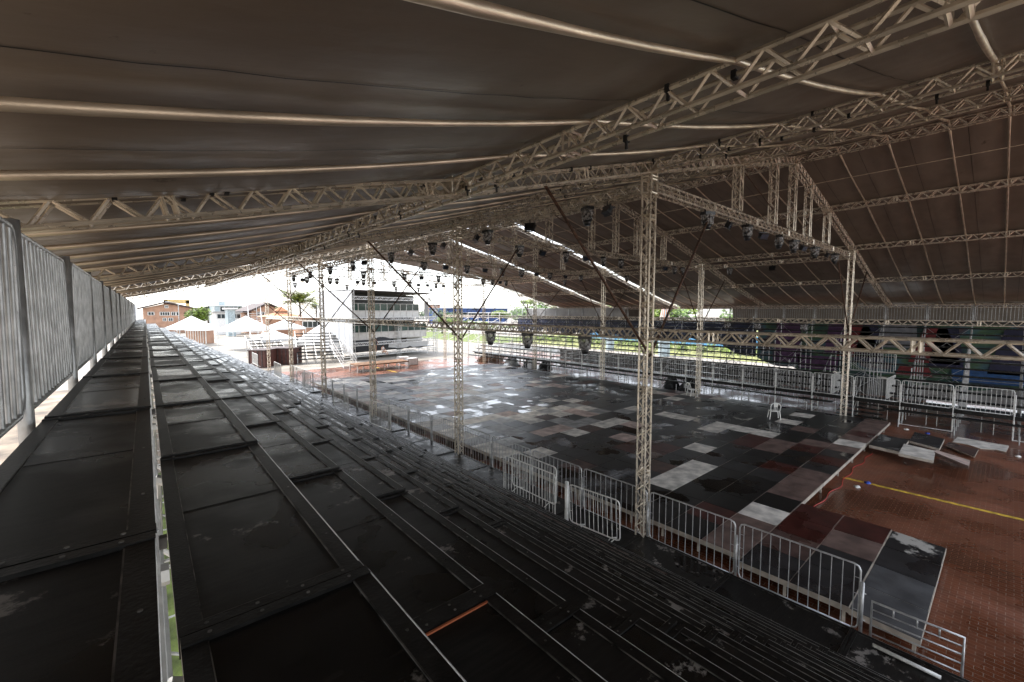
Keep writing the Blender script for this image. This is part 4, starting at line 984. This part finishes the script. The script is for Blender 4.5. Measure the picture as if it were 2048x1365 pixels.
# hipped pavilion
o = empty('pavilion', (px(562, 640, 'Y', 112).x, 112, 0), 0, 'orange hip-roofed pavilion under the palm tree', 'pavilion')
pa = px(562, 613, 'Y', 112); e0 = px(520, 634, 'Y', 112); e1 = px(604, 634, 'Y', 112); hw = (e1.x-e0.x)/2; m = MB(); ze = e0.z
for s in range(4):
    c = [(-hw, -hw*.7), (hw, -hw*.7), (hw, hw*.7), (-hw, hw*.7)]; a, b = c[s], c[(s+1) % 4]; m.face([(a[0], a[1], ze), (b[0], b[1], ze), (b[0]*.3, b[1]*.3, pa.z-1.6), (a[0]*.3, a[1]*.3, pa.z-1.6)]); m.face([(a[0]*.32, a[1]*.32, pa.z-1.1), (b[0]*.32, b[1]*.32, pa.z-1.1), (0, 0, pa.z)])
m.build('roof', M['rooft'], o); m = MB(); m.box(-hw*.28, hw*.28, -hw*.18, hw*.18, ze, pa.z-1); m.box(-hw*.85, hw*.85, -hw*.5, hw*.5, 0, ze); m.build('wall', M['terra'], o)
# yellow arch
a = px(327, 601, 'Y', 165); b = px(379, 601, 'Y', 165); m = MB(); m.box(a.x, a.x+.9, 165, 166, 0, a.z); m.box(b.x-.9, b.x, 165, 166, 0, a.z); m.box(a.x, b.x, 165, 166, a.z-.9, a.z+.3); tag(m.build('arch_gate', M['yarch']), 'tall square yellow arch above the orange brick building', 'arch')

# ---------------------------------------------------------------- trees
def leaves(mb, c, rx, ry, rz_s, n, s, m=0, clumps=9):
    cl = []
    for _ in range(clumps):
        a = random.random()*6.283; e = random.uniform(-.5, 1); r = random.uniform(.35, .8); q = math.sqrt(max(0, 1-e*e))
        cl.append(Vector((math.cos(a)*q*r, math.sin(a)*q*r, e*r*.9)))
    cl.append(Vector((0, 0, 0)))
    for _ in range(n):
        k = random.choice(cl); d = Vector((random.gauss(0, 1), random.gauss(0, 1), random.gauss(0, 1))).normalized()*(random.random()**.4)*.42
        p = k+d; p = Vector((c[0]+p.x*rx, c[1]+p.y*ry, c[2]+p.z*rz_s)); x = Vector((random.gauss(0, 1), random.gauss(0, 1), random.gauss(0, .6))).normalized(); y_ = x.orthogonal().normalized(); t = s*random.uniform(.6, 1.4)
        mb.face([p-x*t, p-y_*t*.6, p+x*t, p+y_*t*.6], m)
def tree(u, vt, vb_, uw, Y, lb, mt='leaf', n=1500, name='tree', group='trees in the background', zb=0):
    a = px(u, vt, 'Y', Y); b = px(u, vb_, 'Y', Y); e = px(u+uw/2, vb_, 'Y', Y); rx = abs(e.x-b.x); zc = (a.z+b.z)/2; hz = max(.6, (a.z-b.z)/2)
    o = empty(name, (a.x, Y, 0), 0, lb, 'tree', group); m = MB(); m.tube((0, 0, 0), (0, 0, zc), rx*.09+.05, 7, r2=rx*.05+.03)
    for q in range(4): an = q*1.6; m.tube((0, 0, zc*.7), (math.cos(an)*rx*.5, math.sin(an)*rx*.5, zc+hz*.2), rx*.04+.02, 5, r2=.02)
    m.build('trunk', M['trunk'], o); m = MB(); leaves(m, (0, 0, zc), rx*1.15, rx*1.0, hz*1.15, n, max(.09, rx*.075), clumps=12); m.build('crown', M[mt], o)
tree(392, 612, 650, 56, 118, 'broad yellow-green tree behind the leftmost white tent', 'leaf2', 2200)
tree(415, 612, 626, 40, 260, 'dark tree on the skyline left of the grey office block', 'leafd', 900)
tree(475, 615, 632, 40, 230, 'dark tree mass in front of the grey office block', 'leafd', 900)
tree(632, 604, 622, 26, 140, 'dark green tree just right of the palm', 'leafd', 900)
tree(664, 626, 646, 18, 88, 'small bright bush-like tree left of the white side sheet', 'leaf', 900)
tree(884, 634, 652, 28, 100, 'bright green tree right of the cabin stand', 'leaf2', 1200)
tree(905, 637, 655, 30, 92, 'bright green tree directly behind the second left column', 'leaf2', 1200)
tree(938, 640, 656, 22, 95, 'small bright tree right of the second left column', 'leaf2', 900)
tree(965, 642, 658, 30, 90, 'low bright tree under the blue stand', 'leaf2', 1000)
tree(1000, 622, 640, 40, 100, 'yellow-green tree left of the navy sheet', 'leaf2', 1500)
tree(1055, 600, 612, 30, 85, 'thin airy treetop above the far end of the right grandstand', 'leaf2', 500)
tree(1205, 625, 680, 60, 62, 'dark trunked tree seen through the right grandstand', 'leaf', 700)
for i, (u, yy) in enumerate(((1225, 64), (1290, 66), (1320, 60), (1250, 75))):
    tree(u, 604+4*(i % 2), 645, 70, yy, f'{["leafy tree left of", "leafy tree behind", "leafy tree right of", "tall leafy tree far behind"][i]} the striped cone above the right grandstand', 'leaf' if i % 2 else 'leaf2', 1800)
# palm
p = px(598, 600, 'Y', 104); o = empty('palm_tree', (p.x, 104, 0), 0, 'coconut palm with arching fronds over the orange pavilion', 'palm tree'); m = MB(); m.path([(0, 0, 0), (.3, 0, 3), (.1, 0, p.z-.5)], [.25, .2, .17], 8); m.build('trunk', M['trunk'], o)
m = MB()
for k in range(34):
    an = k*2.4; el = random.uniform(.05, 1.3); L_ = random.uniform(5.2, 6.8); prev = Vector((0, 0, p.z-.6)); 
    for s in range(9):
        t = (s+1)/9; q = Vector((math.cos(an)*L_*t*math.cos(el*.6), math.sin(an)*L_*t*math.cos(el*.6), L_*t*math.sin(el)-2.8*t*t))+Vector((0, 0, p.z-.6)); d = (q-prev).normalized(); sd_ = d.cross(Vector((0, 0, 1))).normalized(); w_ = 1.0*math.sin(math.pi*min(1, t*.9+.08))
        for sgn in (-1, 1):
            for h_ in (.25, .75): c0 = prev.lerp(q, h_); m.face([c0, c0+d*.16, c0+d*.35+sd_*sgn*w_-Vector((0, 0, .35*w_)), c0+d*.2+sd_*sgn*w_*.95-Vector((0, 0, .35*w_))])
        m.tube(prev, q, .03, 4, caps=False); prev = q
m.build('fronds', M['palm'], o)
# woods, hedges
m = MB()
for k in range(26): leaves(m, (95+random.uniform(-12, 30), -25+k*6.2, 3.4+random.random()), 6, 5, 5.0, 420, .42)
tag(m.build('woods', M['leaf']), 'dense green woods beyond the right grandstand', 'woods', kind='stuff')
m = MB()
for k in range(20): leaves(m, (120+random.uniform(-20, 60), 95+k*7, 3.6+random.random()*1.4), 8, 6, 4.5, 300, .5)
tag(m.build('woods', M['leafd']), 'line of distant woods along the skyline right of the cabins', 'woods', kind='stuff')
m = MB()
for k in range(46): leaves(m, (61+random.uniform(-.5, .5), -5+k*1.5, .55), 1.5, 1.4, 1.0, 260, .13, clumps=5)
tag(m.build('hedge', M['leaf2']), 'bright green hedge seen under the navy sheet of the right grandstand', 'hedge', kind='stuff')
m = MB(); m.box(73, 73.2, -10, 60, 0, 1.9)
for k in range(29): m.box(72.9, 73, -10+k*2.4, -9.85+k*2.4, 0, 2.0)
tag(m.build('site_fence', M['bluel']), 'light blue site hoarding beyond the hedge', 'fence')
m = MB()
for k in range(70): leaves(m, (60+k*1.2, 112, .5), 1.6, 1.2, 1.1, 80, .2, clumps=4)
tag(m.build('hedge', M['leaf2']), 'strip of bright shrubs at the far end right of the cabins', 'hedge', kind='stuff')
# coloured cones above the right grandstand
for (u, vt, vb_, uw0, uw1, mt, lb, X) in ((1330, 616, 641, 10, 24, 'bpurple', 'large purple and orange striped cone-shaped hut above the right grandstand', 52), (1221, 622, 640, 8, 16, 'rooft', 'small orange cone roof above the navy sheet', 54)):
    a = px(u, vt, 'X', X); b = px(u, vb_, 'X', X); r0 = (px(u+uw0, vt, 'X', X)-a).length*.55; r1 = (px(u+uw1, vb_, 'X', X)-b).length*.55
    o = empty('cone_hut', (X, a.y, 0), 0, lb, 'hut', 'cone-shaped huts'); m = MB(); n = 24
    for i in range(n):
        a0 = 2*math.pi*i/n; a1 = 2*math.pi*(i+1)/n; m.face([(r1*math.cos(a0), r1*math.sin(a0), b.z-1.0), (r1*math.cos(a1), r1*math.sin(a1), b.z-1.0), (r0*math.cos(a1), r0*math.sin(a1), a.z), (r0*math.cos(a0), r0*math.sin(a0), a.z)], i % 2)
    m.tube((0, 0, 0), (0, 0, b.z-.9), r1*.8, 16); m.build('body', [M['bluish'], M['rooft']], o)
m = MB(); m.box(41.5, 43.5, 4.6, 7.8, 0, 2.6); tag(m.build('kiosk', M['white']), 'white kiosk seen through the stair gap of the right grandstand', 'kiosk')
# far scaffold frame beyond the right grandstand
o = empty('scaffold_tower', (0, 0, 0), 0, 'bare white scaffold frame past the far end of the right grandstand', 'scaffold'); m = MB()
for k in range(5):
    for x in (30.5, 34, 37.5): m.tube((x, 43.5+k*2.5, 0), (x, 43.5+k*2.5, H-.2-(37.5-x)*.5), .04, 6)
    m.tube((30.5, 43.5+k*2.5, 2), (37.5, 43.5+k*2.5, H-.9), .03)
for z in (1.5, 3, 4.4, H-.2): m.tube((37.5, 43.5, z), (37.5, 53.5, z), .03); m.tube((34, 43.5, min(z, 4)), (34, 53.5, min(z, 4)), .03)
for k in range(4): m.tube((37.5, 43.5+k*2.5, 1.5), (37.5, 46+k*2.5, 4.4), .022)
m.build('frame', M['white'], o)
